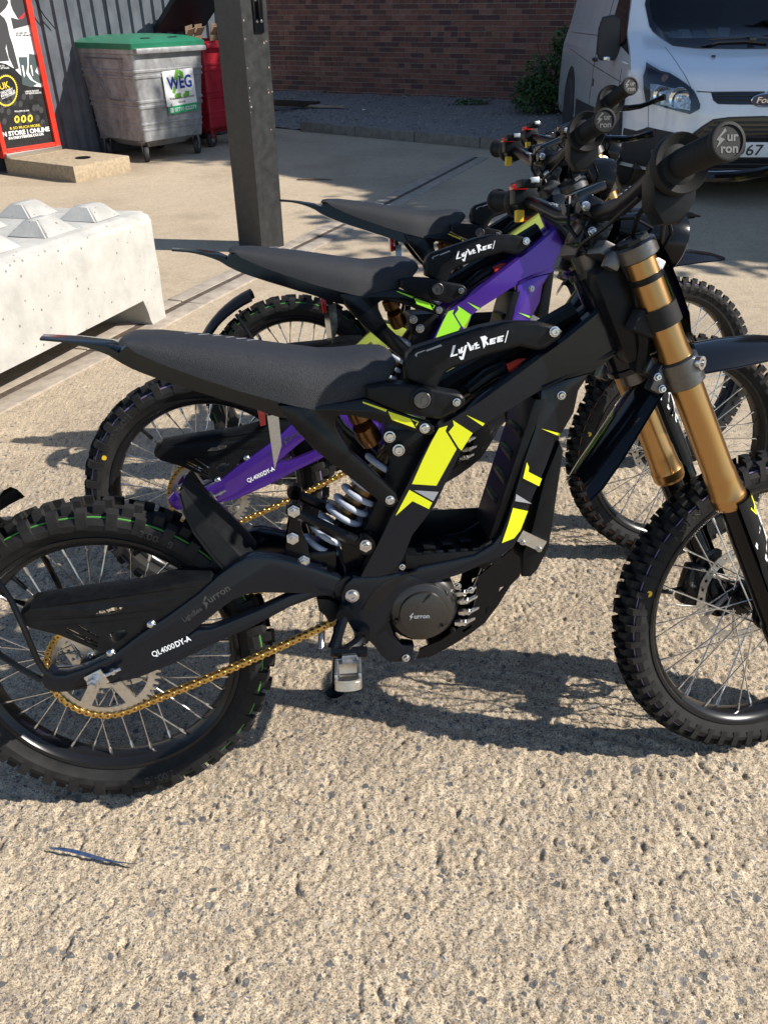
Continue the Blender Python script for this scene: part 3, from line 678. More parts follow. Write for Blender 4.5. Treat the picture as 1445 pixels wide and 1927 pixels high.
sf.prism(px(sfp, -.098), (0, .020, 0), .005); sfi = bn('sub_frame', sf, black_satin); bn('sub_frame', sf.mirror(), black_satin)
decal([[(682, 755.5), (728, 771), (726, 775), (683, 758.5)], [(730, 774), (772, 788), (782, 806), (737, 790)], [(774, 788), (788, 793.5), (783, 802), (782, 800), (785.5, 795), (776, 790.5)]], -.0985, 'sub_frame_decal', 'decal', sfi)
# red tail reflector and number-plate blank hanging under the seat
rf = MB(); q = [U(483, 760, -.03), U(489, 756, -.03), U(499, 760, -.03), U(501, 800, -.03), U(490, 803, -.03), U(486, 780, -.03)]
rf.prism(q, (0, .055, 0), .002); rfi = bn('reflector', rf, red_lens)
npm = MB(); q = [U(503, 783, -.035), U(524, 779, -.035), U(530, 838, -.035), U(517, 884, -.035)]
npm.prism([q[0], q[1], q[2], q[3]], (-.006, .085, -.01)); bn('plate_blank', npm, mirror_m)
nb = MB(); nb.tube([U(508, 762, -.02), U(512, 786, -.02)], .006, 8); nb.tube([U(520, 764, .02), U(522, 786, .02)], .004, 8); bn('plate_stay', nb, black_plastic)
# key plate with lock, top cover with lettering
kp = MB(); kpp = [(690, 728), (730, 722), (770, 724), (806, 731), (840, 738), (866, 742), (876, 750), (876, 762), (868, 770), (830, 789), (818, 789), (764, 780), (720, 764), (692, 750)]
kp.prism(px(kpp, -.106), (0, .045, 0), .008, seg=3); kpi = bn('side_panel', kp, black_plastic)
kl = MB(); p = U(794, 752, -.106); kl.lathe(p, (0, -1, 0), [(-.002, .0205), (.002, .0200), (.0028, .0150), (.0010, .0140)], 24); bn('lock_surround', kl, black_plastic, kpi)
kl = MB(); kl.lathe(p, (0, -1, 0), [(0, .0135), (.0042, .0135), (.0050, .0125), (.0050, .0108), (.0036, .0104), (.0036, 0)], 24); kl.box(p + Vector((0, -.0042, 0)), (.0026, .002, .009)); bn('key_lock', kl, clamp_m, kpi)
cvp = [(764, 716), (761, 690), (767, 668), (778, 656), (827, 640), (904, 615), (948, 606), (1014, 607), (1052, 616), (1060, 624), (1056, 636), (1026, 658), (1012, 660), (980, 653), (916, 671), (853, 694), (838, 703), (828, 720), (821, 735), (795, 729)]
cv = MB(); cv.prism(px(cvp, -.088), (0, .038, 0), .010, seg=3)
cvi = bn('top_cover', cv, black_plastic)
LB = [[(635, 345), (670, 340), (632, 468), (697, 450), (690, 472), (598, 495), (605, 462)], [(700, 395), (722, 388), (736, 428), (712, 458)],
      [(738, 372), (764, 362), (754, 418), (772, 410), (768, 432), (735, 452), (726, 440)], [(786, 348), (820, 334), (770, 524), (735, 531), (710, 490), (735, 484), (748, 500)],
      [(812, 300), (840, 312), (866, 352), (886, 402), (854, 416)], [(880, 345), (900, 340), (906, 396), (886, 402)],
      [(905, 322), (952, 298), (942, 330), (972, 328), (968, 346), (946, 352), (936, 375), (986, 360), (980, 377), (918, 396), (926, 350), (905, 352)],
      [(985, 235), (1050, 218), (1082, 246), (1062, 285), (1104, 330), (1072, 342), (1056, 312), (1050, 360), (1028, 382), (1014, 300)],
      [(1110, 262), (1196, 240), (1190, 262), (1150, 272), (1146, 282), (1182, 276), (1172, 294), (1140, 300), (1138, 308), (1186, 298), (1178, 320), (1105, 335)]]
LB.append([(x + 97, y - 28) for x, y in LB[-1]]); LB.append([(1340, 155), (1354, 152), (1312, 308), (1300, 310)])
lb = MB()
for p in LB: lb.prism(px([(760 + x / 6.881, 600 + y / 6.881) for x, y in p], -.0884), (0, .0006, 0))
bn('cover_lettering', lb, white_print, cvi, ang=0)
lg = MB(); lg.prism(px([(801, 659), (829, 648), (832, 651), (803, 661.5)], -.0884), (0, .0006, 0)); lg.prism(px([(780, 668), (784, 664), (799, 658.5), (800, 660), (785, 666), (784, 672)], -.0884), (0, .0006, 0)); bn('cover_stripe', lg, grey_print, cvi, ang=0)
# wiring under the cover
wr_ = MB(); wr_.tube([U(880, 735, -.03), U(915, 708, -.03), U(950, 690, -.02)], [.010, .013, .012], 10); wr_.tube([U(845, 750, .0), U(880, 730, -.02)], .012, 8); wr_.tube([U(900, 745, .03), U(1000, 690, .03), U(1100, 620, .02)], .007, 8); bn('wiring_loom', wr_, black_plastic)
wo_ = MB(); wo_.tube([U(955, 697, -.03), U(975, 690, -.03), U(1010, 682, -.03)], [.011, .013, .009], 10); bn('power_lead', wo_, orange_m)
ub = MB(); p0, p1 = U(800, 745, .0), U(1080, 585, .0); ub.tube([p0, p1], .018, 8); bn('upper_spine', ub, black_plastic)
# ---- shock absorber and linkage ----------------------------------------------------------
s0, s1 = U(590, 1042, 0), U(748, 842, 0); ax = (s1 - s0); Ls = ax.length; an = ax.normalized()
sh = MB(); sh.lathe(s0, an, [(-.02, .010), (0, .012), (.012, .036), (.018, .036), (.020, .008), (.10, .008)], 24); shi = bn('shock_absorber', sh, black_bar)
sh2 = MB(); sh2.lathe(s0 + an * .095, an, [(0, .016), (.004, .021), (.05, .021), (.052, .026), (.080, .026), (.083, .036), (.092, .036), (.094, .022), (Ls - .1, .022)], 24)
sh2.tube([U(700, 830, -.015), U(690, 815, -.02), U(682, 800, -.03)], [.020, .022, .018], 12); sh2.lathe(U(692, 815, -.02), (-.35, -.1, .9), [(.02, .010), (.028, .020), (.05, .020), (.052, .013), (.065, .012)], 14)
bn('damper_body', sh2, bronze, shi)
sp = MB(); e1 = an.cross(YV).normalized(); e2 = an.cross(e1); turns = 8.6; hp_ = []
for k in range(int(turns * 22) + 1):
    a = 2 * PI * k / 22; hp_.append(s0 + an * (.020 + (Ls * .80) * k / (turns * 22)) + (e1 * math.cos(a) + e2 * math.sin(a)) * .0315)
sp.tube(hp_, .0058, 8); bn('coil_spring', sp, spring_white, shi, ang=80)
lkm = MB()
lkm.prism(px([(542, 958), (548, 950), (560, 950), (565, 962), (568, 1000), (580, 1030), (586, 1055), (574, 1066), (556, 1062), (535, 1042), (540, 1010), (546, 985)], -.050), (0, .012, 0), .003)
lkm.tube([U(553, 964, -.052), U(610, 990, -.052), U(688, 1027, -.058)], [.010, .010, .011], 10); lkm.lathe(U(688, 1027, -.07), (0, 1, 0), [(0, .017), (.02, .017)], 20); lkm.lathe(U(553, 962, -.058), (0, 1, 0), [(0, .014), (.02, .014)], 20)
lkm.both(); lkm.prism(px([(640, 1000), (700, 1000), (712, 1018), (700, 1060), (660, 1085), (645, 1060)], -.035), (0, .07, 0), .004); lkm.box(((s0.x + .43) / 2 - .01, 0, s0.z - .005), (.06, .08, .05), bev=.006)
lki = bn('linkage', lkm, black_satin)
for (a, b), y, r in (((553, 962), -.060, .0085), ((551, 1013), -.053, .009), ((572, 1056), -.053, .008), ((688, 1027), -.072, .0095)):
    lkb = MB(); p = U(a, b, y); lkb.lathe(p, (0, -1, 0), [(-.001, .0115), (.002, .0115), (.002, .0092), (.008, .0090), (.008, .0058), (.012, .0055), (.012, 0)], 6); bn('linkage_bolt', lkb, steel, lki)
ctl = MB(); ctl.prism(px([(742, 828), (800, 828), (790, 872), (764, 930), (738, 985), (712, 1010), (684, 1000), (706, 950), (728, 890)], -.045), (0, .10, 0), .008); ctl.box(U(760, 840, 0) + Vector((.0, 0, .02)), (.07, .10, .05), bev=.01); bn('controller_housing', ctl, black_plastic)
# ---- foot rests, stand, guide spring -------------------------------------------------------
fp = MB(); kb = U(646, 1160, -.085); kc = U(681, 1202, -.085)
fp.tube([U(647, 1160, -.088), U(636, 1195, -.100), U(628, 1222, -.115)], [.010, .010, .011], 10); fp.tube([U(681, 1202, -.088), U(668, 1216, -.105), U(650, 1228, -.118)], [.011, .012, .012], 10)
fp.tube([U(622, 1226, -.118), U(690, 1228, -.118)], .011, 10); fp.lathe(U(681, 1202, -.096), (0, 1, 0), [(0, .014), (.02, .014)], 18); fp.lathe(U(647, 1160, -.096), (0, 1, 0), [(0, .0135), (.02, .0135)], 18); fpi = bn('foot_rest_bracket', fp, black_satin); bn('foot_rest_bracket', fp.mirror(), black_satin)
pb = U(655, 1240, -.130); pe = U(655, 1282, -.228)
pg = MB(); ay = (pe - pb); lp = ay.length; ay.normalize(); axx = Vector((1, 0, 0)); az = axx.cross(ay).normalized(); az = az if az.z > 0 else -az
Mp = Matrix(((axx.x, ay.x, az.x, pb.x), (axx.y, ay.y, az.y, pb.y), (axx.z, ay.z, az.z, pb.z), (0, 0, 0, 1)))
b_ = MB(); hwp = .0225
rr_ = [(-hwp, 0), (hwp, 0), (hwp, lp - .012)] + [(hwp * math.cos(t), lp - .012 + .012 * math.sin(t)) for t in np.linspace(.2, PI - .2, 7)] + [(-hwp, lp - .012)]
b_.holed([(x, y, 0) for x, y in rr_], [[(-hwp + .007, .022, 0), (hwp - .007, .022, 0), (hwp - .008, lp - .02, 0), (-hwp + .008, lp - .02, 0)]], (0, 0, -.018))
b_.holed([(x * 1.02, y * 1.005, -.004) for x, y in rr_], [[(-hwp + .004, .012, -.004), (hwp - .004, .012, -.004), (hwp - .004, lp - .008, -.004), (-hwp + .004, lp - .008, -.004)]], (0, 0, -.003))
for s in (-1, 1):
    for k in range(11): b_.box((s * (hwp - .003), .014 + k * (lp - .03) / 10, .003), (.005, .0045, .008), bev=.001)
b_.box((0, lp * .55, -.010), (.036, .006, .010), bev=.002); b_.tube([(-.018, -.004, -.006), (.018, -.004, -.006)], .010, 10)
b_.prism([(-.012, -.012, -.004), (.012, -.016, -.004), (.016, .01, -.004), (-.010, .01, -.004)], (0, 0, .014), .002)
pg.join(b_, Mp); pgm = pg.mirror(); bn('foot_peg', pg, alu); bn('foot_peg', pgm, alu)
ks = MB(); ks.tube([(.43, .09, .335), (.425, .145, .22), (.412, .225, .046)], [.011, .010, .009], 10); ks.lathe((.412, .225, .050), (.05, .17, -1), [(0, .010), (.008, .022), (.013, .022)], 14); bn('kick_stand', ks, black_satin)
gs = MB(); a0, a1 = U(606, 1178, -.05), U(604, 1218, -.05); ag = (a1 - a0); n_ = 14; gpz = []
for k in range(n_ * 10 + 1): a = 2 * PI * k / 10; gpz.append(a0 + ag * (k / (n_ * 10)) + Vector((math.cos(a), math.sin(a), 0)) * .0055)
gs.tube(gpz, .0012, 5); gs.tube([U(606, 1140, -.05), U(604, 1178, -.05)], .003, 6); bn('return_spring', gs, steel)
gd = MB(); gd.prism(px([(596, 1128), (618, 1128), (640, 1140), (640, 1180), (620, 1175), (612, 1160), (600, 1150)], -.062), (0, .02, 0), .003); bn('chain_guide', gd, black_plastic)

# ---- front end (steered) -----------------------------------------------------------------
FT, FB = Vector((.8985, -.095, .988)), Vector((1.106, -.095, .558)); fd = (FB - FT).normalized()
def fk(mb, prof, n=28): mb.lathe(FT, fd, prof, n); return mb
Lg = (FB - FT).length
for s in (-1, 1):
    lg_ = MB(); fk(lg_, [(-.006, .0235), (.0, .0245), (.17, .0245), (.185, .0262), (.33, .0262), (Lg - .075, .0262), (Lg - .068, .0275), (Lg - .055, .0275), (Lg - .03, .0285), (Lg - .022, .0308), (Lg - .006, .0303), (Lg, .0280)])
    lw = MB(); fk(lw, [(Lg - .01, .0245), (Lg + .01, .0225), (Lg + .26, .0225), (Lg + .265, .026), (Lg + .33, .026), (Lg + .335, .012)])
    gdm = MB(); ed = Vector((-fd.z, 0, fd.x)); ed = ed if ed.x > 0 else -ed
    rows = []
    for k in range(11):
        t = Lg - .012 + k * .030; wdt = .030 + (.006 if k < 5 else .0); row = []
        for j in range(9):
            a = math.radians(-10 + 118 * j / 8); row.append(FT + fd * t + (ed * math.sin(a) - YV * math.cos(a)) * wdt)
        rows.append(row)
    gdm.grid(rows); gdm.grid([[p - (p - (FT + fd * ((p - FT).dot(fd)))).normalized() * .003 for p in r] for r in rows])
    gfx = MB(); gyl = MB()
    def gpt(t, a):
        wdt = .0368 if t < .145 else .0312; a = math.radians(a); return FT + fd * (Lg - .012 + t) + (ed * math.sin(a) - YV * math.cos(a)) * wdt
    for k, (t0, t1, a0, a1) in enumerate(((.036, .095, -4, 60), (.066, .128, 10, 68), (.100, .152, 20, 76), (.130, .175, 32, 84))):
        gfx.add([gpt(t0, a1 - 12), gpt(t0, a1), gpt((t0 + t1) / 2, a1 - 2), gpt(t1, a1 - 10), gpt(t1, a0), gpt(t1 - .008, a0 - 2), gpt((t0 + t1) / 2, (a0 + a1) / 2 - 2)], [tuple(range(7))])
    gyl.add([gpt(.004, 45), gpt(.006, 60), gpt(.03, 55), gpt(.040, 38), gpt(.02, 20)], [tuple(range(5))])
    if s > 0: lg_, lw, gdm, gfx, gyl = [m_.mirror() for m_ in (lg_, lw, gdm, gfx, gyl)]
    li = bn('fork_leg', lg_, gold, None, True, ang=15); bn('fork_slider', lw, black_satin, li); gi = bn('fork_guard', gdm, black_plastic, None, True, ang=40)
    bn('guard_graphic', gfx, white_print, gi, ang=0); bn('guard_graphic', gyl, 'decal', gi, ang=0)
    st2 = MB(); fk(st2, [(.095, .0246), (.095, .0300), (.128, .0300), (.128, .0246)]); st2.box(FT + fd * .112 + Vector((-.026, .006, -.012)), (.04, .03, .034), Matrix.Rotation(RAKE, 3, 'Y'), bev=.004)
    st3 = MB(); fk(st3, [(.042, .0246), (.042, .0264), (.052, .0264), (.052, .0246)])
    if s > 0: st2 = st2.mirror(); st3 = st3.mirror()
    bn('fork_strap', st2, grip_rubber, li); bn('fork_band', st3, black_plastic, li)
# triple clamps
Mr = Matrix.Rotation(RAKE, 3, 'Y')
for t, hgt in ((-.002, .027), (.205, .050)):
    tc_ = MB(); c_ = FT + fd * t; tc_.lathe(c_ - fd * (hgt * .35), fd, [(0, .028), (.003, .0325), (hgt - .003, .0325), (hgt, .028)], 28); tc_.lathe(Vector((c_.x, -c_.y, c_.z)) - fd * (hgt * .35), fd, [(0, .028), (.003, .0325), (hgt - .003, .0325), (hgt, .028)], 28)
    tc_.box((c_.x - .022, 0, c_.z - .006), (.052, .155, .024 if t < .1 else .03), Mr, bev=.006); tc_.lathe(Vector((c_.x - .032, 0, c_.z - .012)) - fd * .012, fd, [(0, .024), (.034, .024)], 20)
    for sgn in (-1, 1): tc_.box((c_.x - .034, sgn * .088, c_.z - .018), (.022, .022, .044 if t > .1 else .026), Mr, bev=.004)
    tci = bn('triple_clamp', tc_, clamp_m, None, True)
for t in (.200, .222):
    tcb = MB(); q = FT + fd * t; bolt(tcb, (q.x - .040, -.1005, q.z - .018), .0065); bn('clamp_bolt', tcb, steel, tci)
tcb = MB(); q = FT + fd * .205; tcb.lathe((q.x + .018, -.1255, q.z + .008), (.45, -.9, 0), [(-.006, .011), (.003, .011), (.003, .006), (-.002, .0055)], 14); bn('clamp_bolt', tcb, steel, tci)
for sgn in (-1, 1):
    tcb = MB(); c_ = FT + fd * -.012; tcb.lathe((c_.x, sgn * .095, c_.z), -fd, [(-.002, .026), (.006, .0255), (.006, .020), (.004, .019)], 8); bn('fork_cap', tcb, black_bar, tci)
# bar clamp, handlebar
bc = MB(); BC = Vector((.868, 0, 1.048))
bc.box((BC.x - .002, 0, BC.z - .032), (.044, .062, .050), Mr, bev=.006); bc.box((BC.x - .004, 0, BC.z + .004), (.046, .068, .034), Mr, bev=.008)
for sgn in (-1, 1):
    for dz, dx in ((.008, -.026), (-.030, -.014)): bc.lathe((BC.x + dx, sgn * .026, BC.z + dz), (-1, 0, -.1), [(-.012, .009), (.008, .009)], 14)
bci = bn('bar_clamp', bc, black_satin, None, True)
for dz, dx in ((.008, -.026), (-.030, -.014)): bcb = MB(); bolt(bcb, (BC.x + dx, -.036, BC.z + dz), .0075); bn('bar_clamp_bolt', bcb, steel, bci)
GE = Vector((.850, -.374, 1.099)); GI = Vector((.855, -.272, 1.088))
hb_ = MB(); hpth = [(GE.x, -.36, GE.z), (GI.x, -.25, GI.z), (.858, -.20, 1.079), (.864, -.15, 1.064), (.867, -.10, 1.050), (.868, -.055, 1.047), (.868, 0, 1.047)]
hpth = hpth + [(x, -y, z) for x, y, z in hpth[-2::-1]]
hb_.tube(hpth, [.011, .011, .0112, .0125, .0140, .0142, .0142, .0142, .0140, .0125, .0112, .011, .011], 16); hbi = bn('handlebar', hb_, black_bar, None, True)
sq = MB(); random.seed(3)
for sgn in (-1, 1):
    for k in range(9):
        a = .105 + .032 * k / 8 ; zc = 1.0505 + (a - .10) * .27; pts_ = [(.866 + random.uniform(-.010, -.002), sgn * a, zc + .0120 + random.uniform(0, .002)), (.866 + random.uniform(-.006, .004), sgn * (a + random.uniform(-.006, .006)), zc + .0141)]
        sq.tube(pts_, .0007, 4)
bn('bar_script', sq, grey_print, hbi)
for s in (-1, 1):
    g = MB(); dgr = (GE - GI).normalized(); lgp = (GE - GI).length
    pr = [(-.006, .017)]
    for k in range(26): t = .004 + k * (lgp - .014) / 25; pr += [(t, .0178), (t + .0016, .0186), (t + .0028, .0178)]
    pr += [(lgp - .008, .0195), (lgp - .004, .0225), (lgp + .002, .0228), (lgp + .0035, .0215), (lgp + .0035, .0185), (lgp + .0018, .018), (lgp + .0018, 0)]
    g.lathe(GI, dgr, pr, 24)
    # flange at the inner end of the grip
    fr2 = .0385 if s < 0 else .030
    g.lathe(GI, dgr, [(-.016, fr2 * .6), (-.014, fr2 * .92), (-.008, fr2), (.004, fr2), (.007, fr2 * .96), (.004, fr2 * .86), (-.002, fr2 * .66), (.002, .0178)], 30)
    lgm = MB(); gc = GE + dgr * .0023; u_ = (Vector((1, 0, 0)) - dgr * dgr.x).normalized(); w_ = u_.cross(dgr); w_ = w_ if w_.z > 0 else -w_
    text_on(lgm, 'ur', gc + u_ * -.001 + w_ * .001, gc + u_ * .013 + w_ * .001, w_, .010, .03); text_on(lgm, 'ron', gc + u_ * -.009 + w_ * -.012, gc + u_ * .013 + w_ * -.012, w_, .010, .03)
    lgm.add([gc + u_ * (a * .001) + w_ * (b * .001) for a, b in ((-4, 15), (-2, 12), (-10, 5), (-4, 3), (-15, -7), (-11, 1), (-15, 2), (-9, 9))], [tuple(range(8))])
    hs_ = MB(); hs_.lathe(GI, dgr, [(-.048, .014), (-.046, .024), (-.020, .026), (-.016, .030), (-.013, fr2 * .7)], 20)
    if s < 0:
        hs_.prism([GI + Vector(p) for p in ((-.030, .010, -.010), (-.028, .010, -.050), (-.012, .010, -.072), (.014, .010, -.072), (.034, .010, -.045), (.034, .010, -.005))], (0, .034, 0), .006)
    else:
        hs_.box(GI + Vector((-.006, .035, .012)), (.045, .030, .040), bev=.006)
    # brake lever with perch and reservoir
    lv = MB(); P0 = GI + Vector((.018, .040, -.010))
    lv.box(P0 + Vector((.010, .004, 0)), (.036, .034, .024), bev=.005); lv.box(P0 + Vector((.030, .016, .004)), (.026, .040, .026), bev=.005)
    lv.tube([P0 + Vector((.022, -.004, -.002)), P0 + Vector((.050, -.018, -.004)), P0 + Vector((.066, -.048, -.006)), P0 + Vector((.070, -.090, -.006)), P0 + Vector((.074, -.120, -.004)), P0 + Vector((.084, -.136, -.002))], [.008, .0075, .0068, .0062, .0065, .0080], 10)
    if s > 0: g, lgm, hs_, lv = [m_.mirror() for m_ in (g, lgm, hs_, lv)]
    gi_ = bn('grip', g, grip_rubber, None, True, ang=50); bn('grip_emblem', lgm, emblem_m, gi_, ang=0); bn('switch_housing', hs_, black_plastic, None, True); bn('brake_lever', lv, black_gloss, None, True)
sw_ = MB(); sw_.box((.835, .225, 1.110), (.030, .022, .010), bev=.002); bn('kill_switch', sw_, red_lens, None, True)
sw_ = MB(); sw_.box((.838, .185, 1.112), (.040, .030, .014), bev=.003); bn('mode_switch', sw_, black_plastic, None, True)
sw_ = MB(); sw_.box((.842, .168, 1.116), (.016, .010, .010), bev=.002); bn('switch_button', sw_, alu, None, True)
sw_ = MB(); sw_.box((.840, .232, 1.060), (.016, .014, .022), bev=.003); bn('warning_tag', sw_, yellow_m, None, True)
dsp = MB(); dsp.box((.885, .055, 1.085), (.055, .050, .014), Matrix.Rotation(-.35, 3, 'Y'), bev=.004); bn('display', dsp, black_gloss, None, True)
# cables
cbm = MB()
cbm.tube([(.862, -.205, 1.060), (.870, -.15, 1.035), (.890, -.10, 1.012), (.915, -.06, 1.0), (.93, -.03, .97), (.94, 0, .92)], .0038, 8)
cbm.tube([(.885, -.21, 1.065), (.91, -.15, 1.02), (.945, -.09, 1.0), (.96, -.03, .985), (.95, .02, .94)], .0035, 8)
cbm.tube([(.872, .19, 1.070), (.885, .12, 1.020), (.91, .06, .99), (.93, .03, .93)], .0038, 8); cbm.tube([(.875, .21, 1.06), (.93, .16, 1.01), (.95, .11, .95), (.965, .125, .86), (1.10, .13, .58), (1.17, .115, .44)], .0036, 8)
cbm.tube([(.84, -.03, 1.03), (.855, -.045, .99), (.905, -.05, .955), (.93, -.04, .90)], .003, 8)
cbm.tube([(1.17, .115, .44), (1.10, .10, .45), (1.055, .09, .40), (1.06, .085, .355), (1.10, .08, .325), (1.145, .078, .33)], .0036, 8)
cbm.tube([(.862, -.05, 1.035), (.905, -.075, 1.035), (.945, -.06, 1.02), (.95, -.02, 1.0)], .0026, 6); cbm.tube([(.84, .02, 1.075), (.83, .0, 1.03), (.85, -.03, .985), (.90, -.055, .96), (.935, -.07, .90), (.94, -.06, .84)], .0032, 6)
cbm.tube([(.858, -.17, 1.058), (.845, -.10, 1.022), (.840, -.03, 1.0), (.855, .03, .97), (.90, .04, .93)], .0034, 6); cbm.tube([(.878, -.18, 1.06), (.925, -.13, 1.045), (.955, -.10, 1.01), (.965, -.05, .975), (.955, -.01, .93)], .0030, 6)
bn('cables', cbm, black_plastic, None, True)
# headlamp, number board, front mud guard, caliper
hl_ = MB(); HL = Vector((.918, 0, 1.020)); HD = Vector((.97, 0, -.22)).normalized(); hl_.lathe(HL, HD, [(-.02, .010), (-.01, .026), (.01, .031), (.04, .041), (.075, .049), (.092, .051), (.100, .051), (.103, .048)], 36)
for k in range(8): a = 2 * PI * k / 8; hl_.tube([HL + HD * .02 + Vector((0, math.cos(a), math.sin(a))) * .0325, HL + HD * .078 + Vector((.0, math.cos(a), math.sin(a))) * .0470], [.006, .004], 6)
hli = bn('headlamp', hl_, black_satin, None, True)
ln = MB(); ln.lathe(HL, HD, [(.098, .049), (.101, .034), (.103, 0)], 30); bn('lamp_lens', ln, alu, hli)
nbp = MB(); prof_ = [V(1240, 452, -.085), V(1256, 478, -.085), V(1278, 535, -.085), V(1297, 588, -.085), V(1300, 622, -.085), V(1309, 664, -.085)]
rows = []
for p in prof_:
    rows.append([Vector((p.x + .022 * (1 - (abs(y) / .085) ** 2), y, p.z + .006 * (1 - (abs(y) / .085) ** 2))) for y in np.linspace(-.085, .085, 9)])
nbp.grid(rows); nbp.grid([[p + Vector((-.004, 0, -.001)) for p in r] for r in rows]); bn('number_board', nbp, black_gloss, None, True)
nst = MB(); nst.box((.925, -.102, .952), (.018, .02, .045), Mr, bev=.003); nst.both(); bn('board_bracket', nst, alu, None, True)
fm2 = MB()
def fend(st):
    rows = []
    for (x, z, h, drop) in st: rows.append([Vector((x, y * h, z - drop * abs(y) ** 2.2)) for y in (-1, -.93, -.72, -.66, -.3, 0, .3, .66, .72, .93, 1)])
    return rows
R1 = fend([(.965, .800, .062, .030), (1.01, .818, .064, .036), (1.06, .829, .066, .042), (1.12, .836, .064, .044), (1.19, .838, .058, .038), (1.25, .832, .048, .028), (1.30, .823, .036, .018), (1.336, .812, .018, .006)])
R2 = fend([(.990, .790, .052, .028), (.955, .745, .056, .034), (.915, .690, .058, .040), (.878, .640, .058, .040), (.858, .612, .052, .034)])
for R_, dz in ((R1, -.003), (R2, -.003)):
    fm2.grid(R_); fm2.grid([[p + Vector((0 if R_ is R1 else .003, 0, dz)) for p in r] for r in R_])
bn('front_mud_guard', fm2, black_gloss, None, True, ang=30)
cal = MB(); cal.box((1.165, .075, .335), (.055, .040, .085), Matrix.Rotation(.25, 3, 'Y'), bev=.010); cal.box((1.195, .078, .38), (.05, .02, .05), bev=.006); bn('brake_caliper', cal, black_satin, None, True)
cal2 = MB(); cal2.box((.085, .072, .345), (.075, .036, .045), Matrix.Rotation(-.3, 3, 'Y'), bev=.010); bn('brake_caliper', cal2, black_satin)

def make_bike(i, label):
    t, R = POSE[i]
    M4 = Matrix(((R[0, 0], R[0, 1], R[0, 2], t[0]), (R[1, 0], R[1, 1], R[1, 2], t[1]), (R[2, 0], R[2, 1], R[2, 2], t[2]), (0, 0, 0, 1)))
    root = thing('electric_dirt_bike', label, 'motorbike', M4, 'dirt bikes parked side by side')
    S = Matrix.Translation(Vector(AXP)) @ Matrix.Rotation(STEER[i], 4, Vector(AXV)) @ Matrix.Translation(-Vector(AXP))
    objs = []
    for nd in NODES:
        if nd['only'] and i not in nd['only']: objs.append(None); continue
        m = KEYS[i][nd['m']] if isinstance(nd['m'], str) else nd['m']
        me = None
        if nd['mb'] is not None:
            ca = MCACHE.setdefault(id(nd['mb']), {})
            if m.name not in ca:
                if ca: me = next(iter(ca.values())).copy(); me.materials[0] = m
                else: me = nd['mb'].mesh(nd['name'], m, nd['ang'])
                ca[m.name] = me
            me = ca[m.name]
        o = bpy.data.objects.new(nd['name'], me); col.objects.link(o)
        o.parent = root if nd['parent'] is None else objs[nd['parent']]
        L_ = nd['M'] if nd['M'] is not None else Matrix()
        o.matrix_local = (S @ L_) if nd['steer'] else L_
        if me is None: o.empty_display_size = .05
        objs.append(o)
    return root
MCACHE = {}
make_bike(1, 'black dirt bike with fluorescent yellow decals, nearest to the viewer')
make_bike(2, 'purple framed dirt bike with green decals, the middle of the three')
make_bike(3, 'lime framed dirt bike with yellow decals, farthest of the three bikes')

# ================================================================== YARD (built in the level frame of the yard)
def G(x, y, z=0., rz=0.): return GM @ Matrix.Translation((x, y, z)) @ Matrix.Rotation(rz, 4, 'Z')
def gvec(p): return GM @ Vector(p)
WD = math.radians(49.0); wv = Vector((math.cos(WD), math.sin(WD), 0)); nv = Vector((math.sin(WD), -math.cos(WD), 0))   # along / out of the clad wall
# ---- concrete interlocking block ------------------------------------------------------------
conc_white = mat('pale_cast_concrete', (.41, .40, .37), .85, var=.13, vscale=7, bump=.6, bscale=70, det=10.)
def add_pits(m, scale, thr, colr):
    nt = m.node_tree; b = nt.nodes['Principled BSDF']; old = b.inputs['Base Color'].links[0].from_socket; tc = nt.nodes.new('ShaderNodeTexCoord')
    vo = nt.nodes.new('ShaderNodeTexVoronoi'); vo.inputs['Scale'].default_value = scale; nt.links.new(tc.outputs['Object'], vo.inputs['Vector'])
    sep = nt.nodes.new('ShaderNodeSeparateColor'); nt.links.new(vo.outputs['Color'], sep.inputs[0])
    th = nt.nodes.new('ShaderNodeMath'); th.operation = 'MULTIPLY'; th.inputs[1].default_value = thr; nt.links.new(sep.outputs[0], th.inputs[0])
    lt = nt.nodes.new('ShaderNodeMath'); lt.operation = 'LESS_THAN'; nt.links.new(vo.outputs['Distance'], lt.inputs[0]); nt.links.new(th.outputs[0], lt.inputs[1])
    mx = nt.nodes.new('ShaderNodeMix'); mx.data_type = 'RGBA'; nt.links.new(lt.outputs[0], mx.inputs['Factor']); nt.links.new(old, mx.inputs['A']); mx.inputs['B'].default_value = (*colr, 1); nt.links.new(mx.outputs['Result'], b.inputs['Base Color'])
add_pits(conc_white, 26, .16, (.17, .16, .14))
BA = math.radians(68.5); bl_, bw_, bh_ = 2.3, .76, .56
Mb = Matrix.Translation((-.385, 3.27, 0)) @ Matrix.Rotation(BA, 4, 'Z')     # local x: towards the far end, y: away from the face
blk = thing('concrete_block', 'pale concrete interlocking block with pyramid studs standing on the drain', 'concrete block', Mb)
bb = MB(); rings_ = []
def block_ring(x, top, lowz):
    r = .03
    return [Vector((x, 0, lowz)), Vector((x, .0, top - .05)), Vector((x, .012, top - .02)), Vector((x, .05, top)), Vector((x, bw_ - .05, top)), Vector((x, bw_ - .012, top - .02)), Vector((x, bw_, top - .05)), Vector((x, bw_, lowz))]
sect = [(.03, 0), (0.0, 0), (-.10, 0), (-.13, 0), (-.19, .15), (-1.85, .15), (-1.91, .0), (-2.26, 0), (-2.3, 0)]
bb.loft([[p if 0 < k < 8 else Vector((p.x, .03 + (bw_ - .06) * (p.y / bw_), p.z * .96)) for p in block_ring(x, bh_, lz)] for k, (x, lz) in enumerate(sect)])
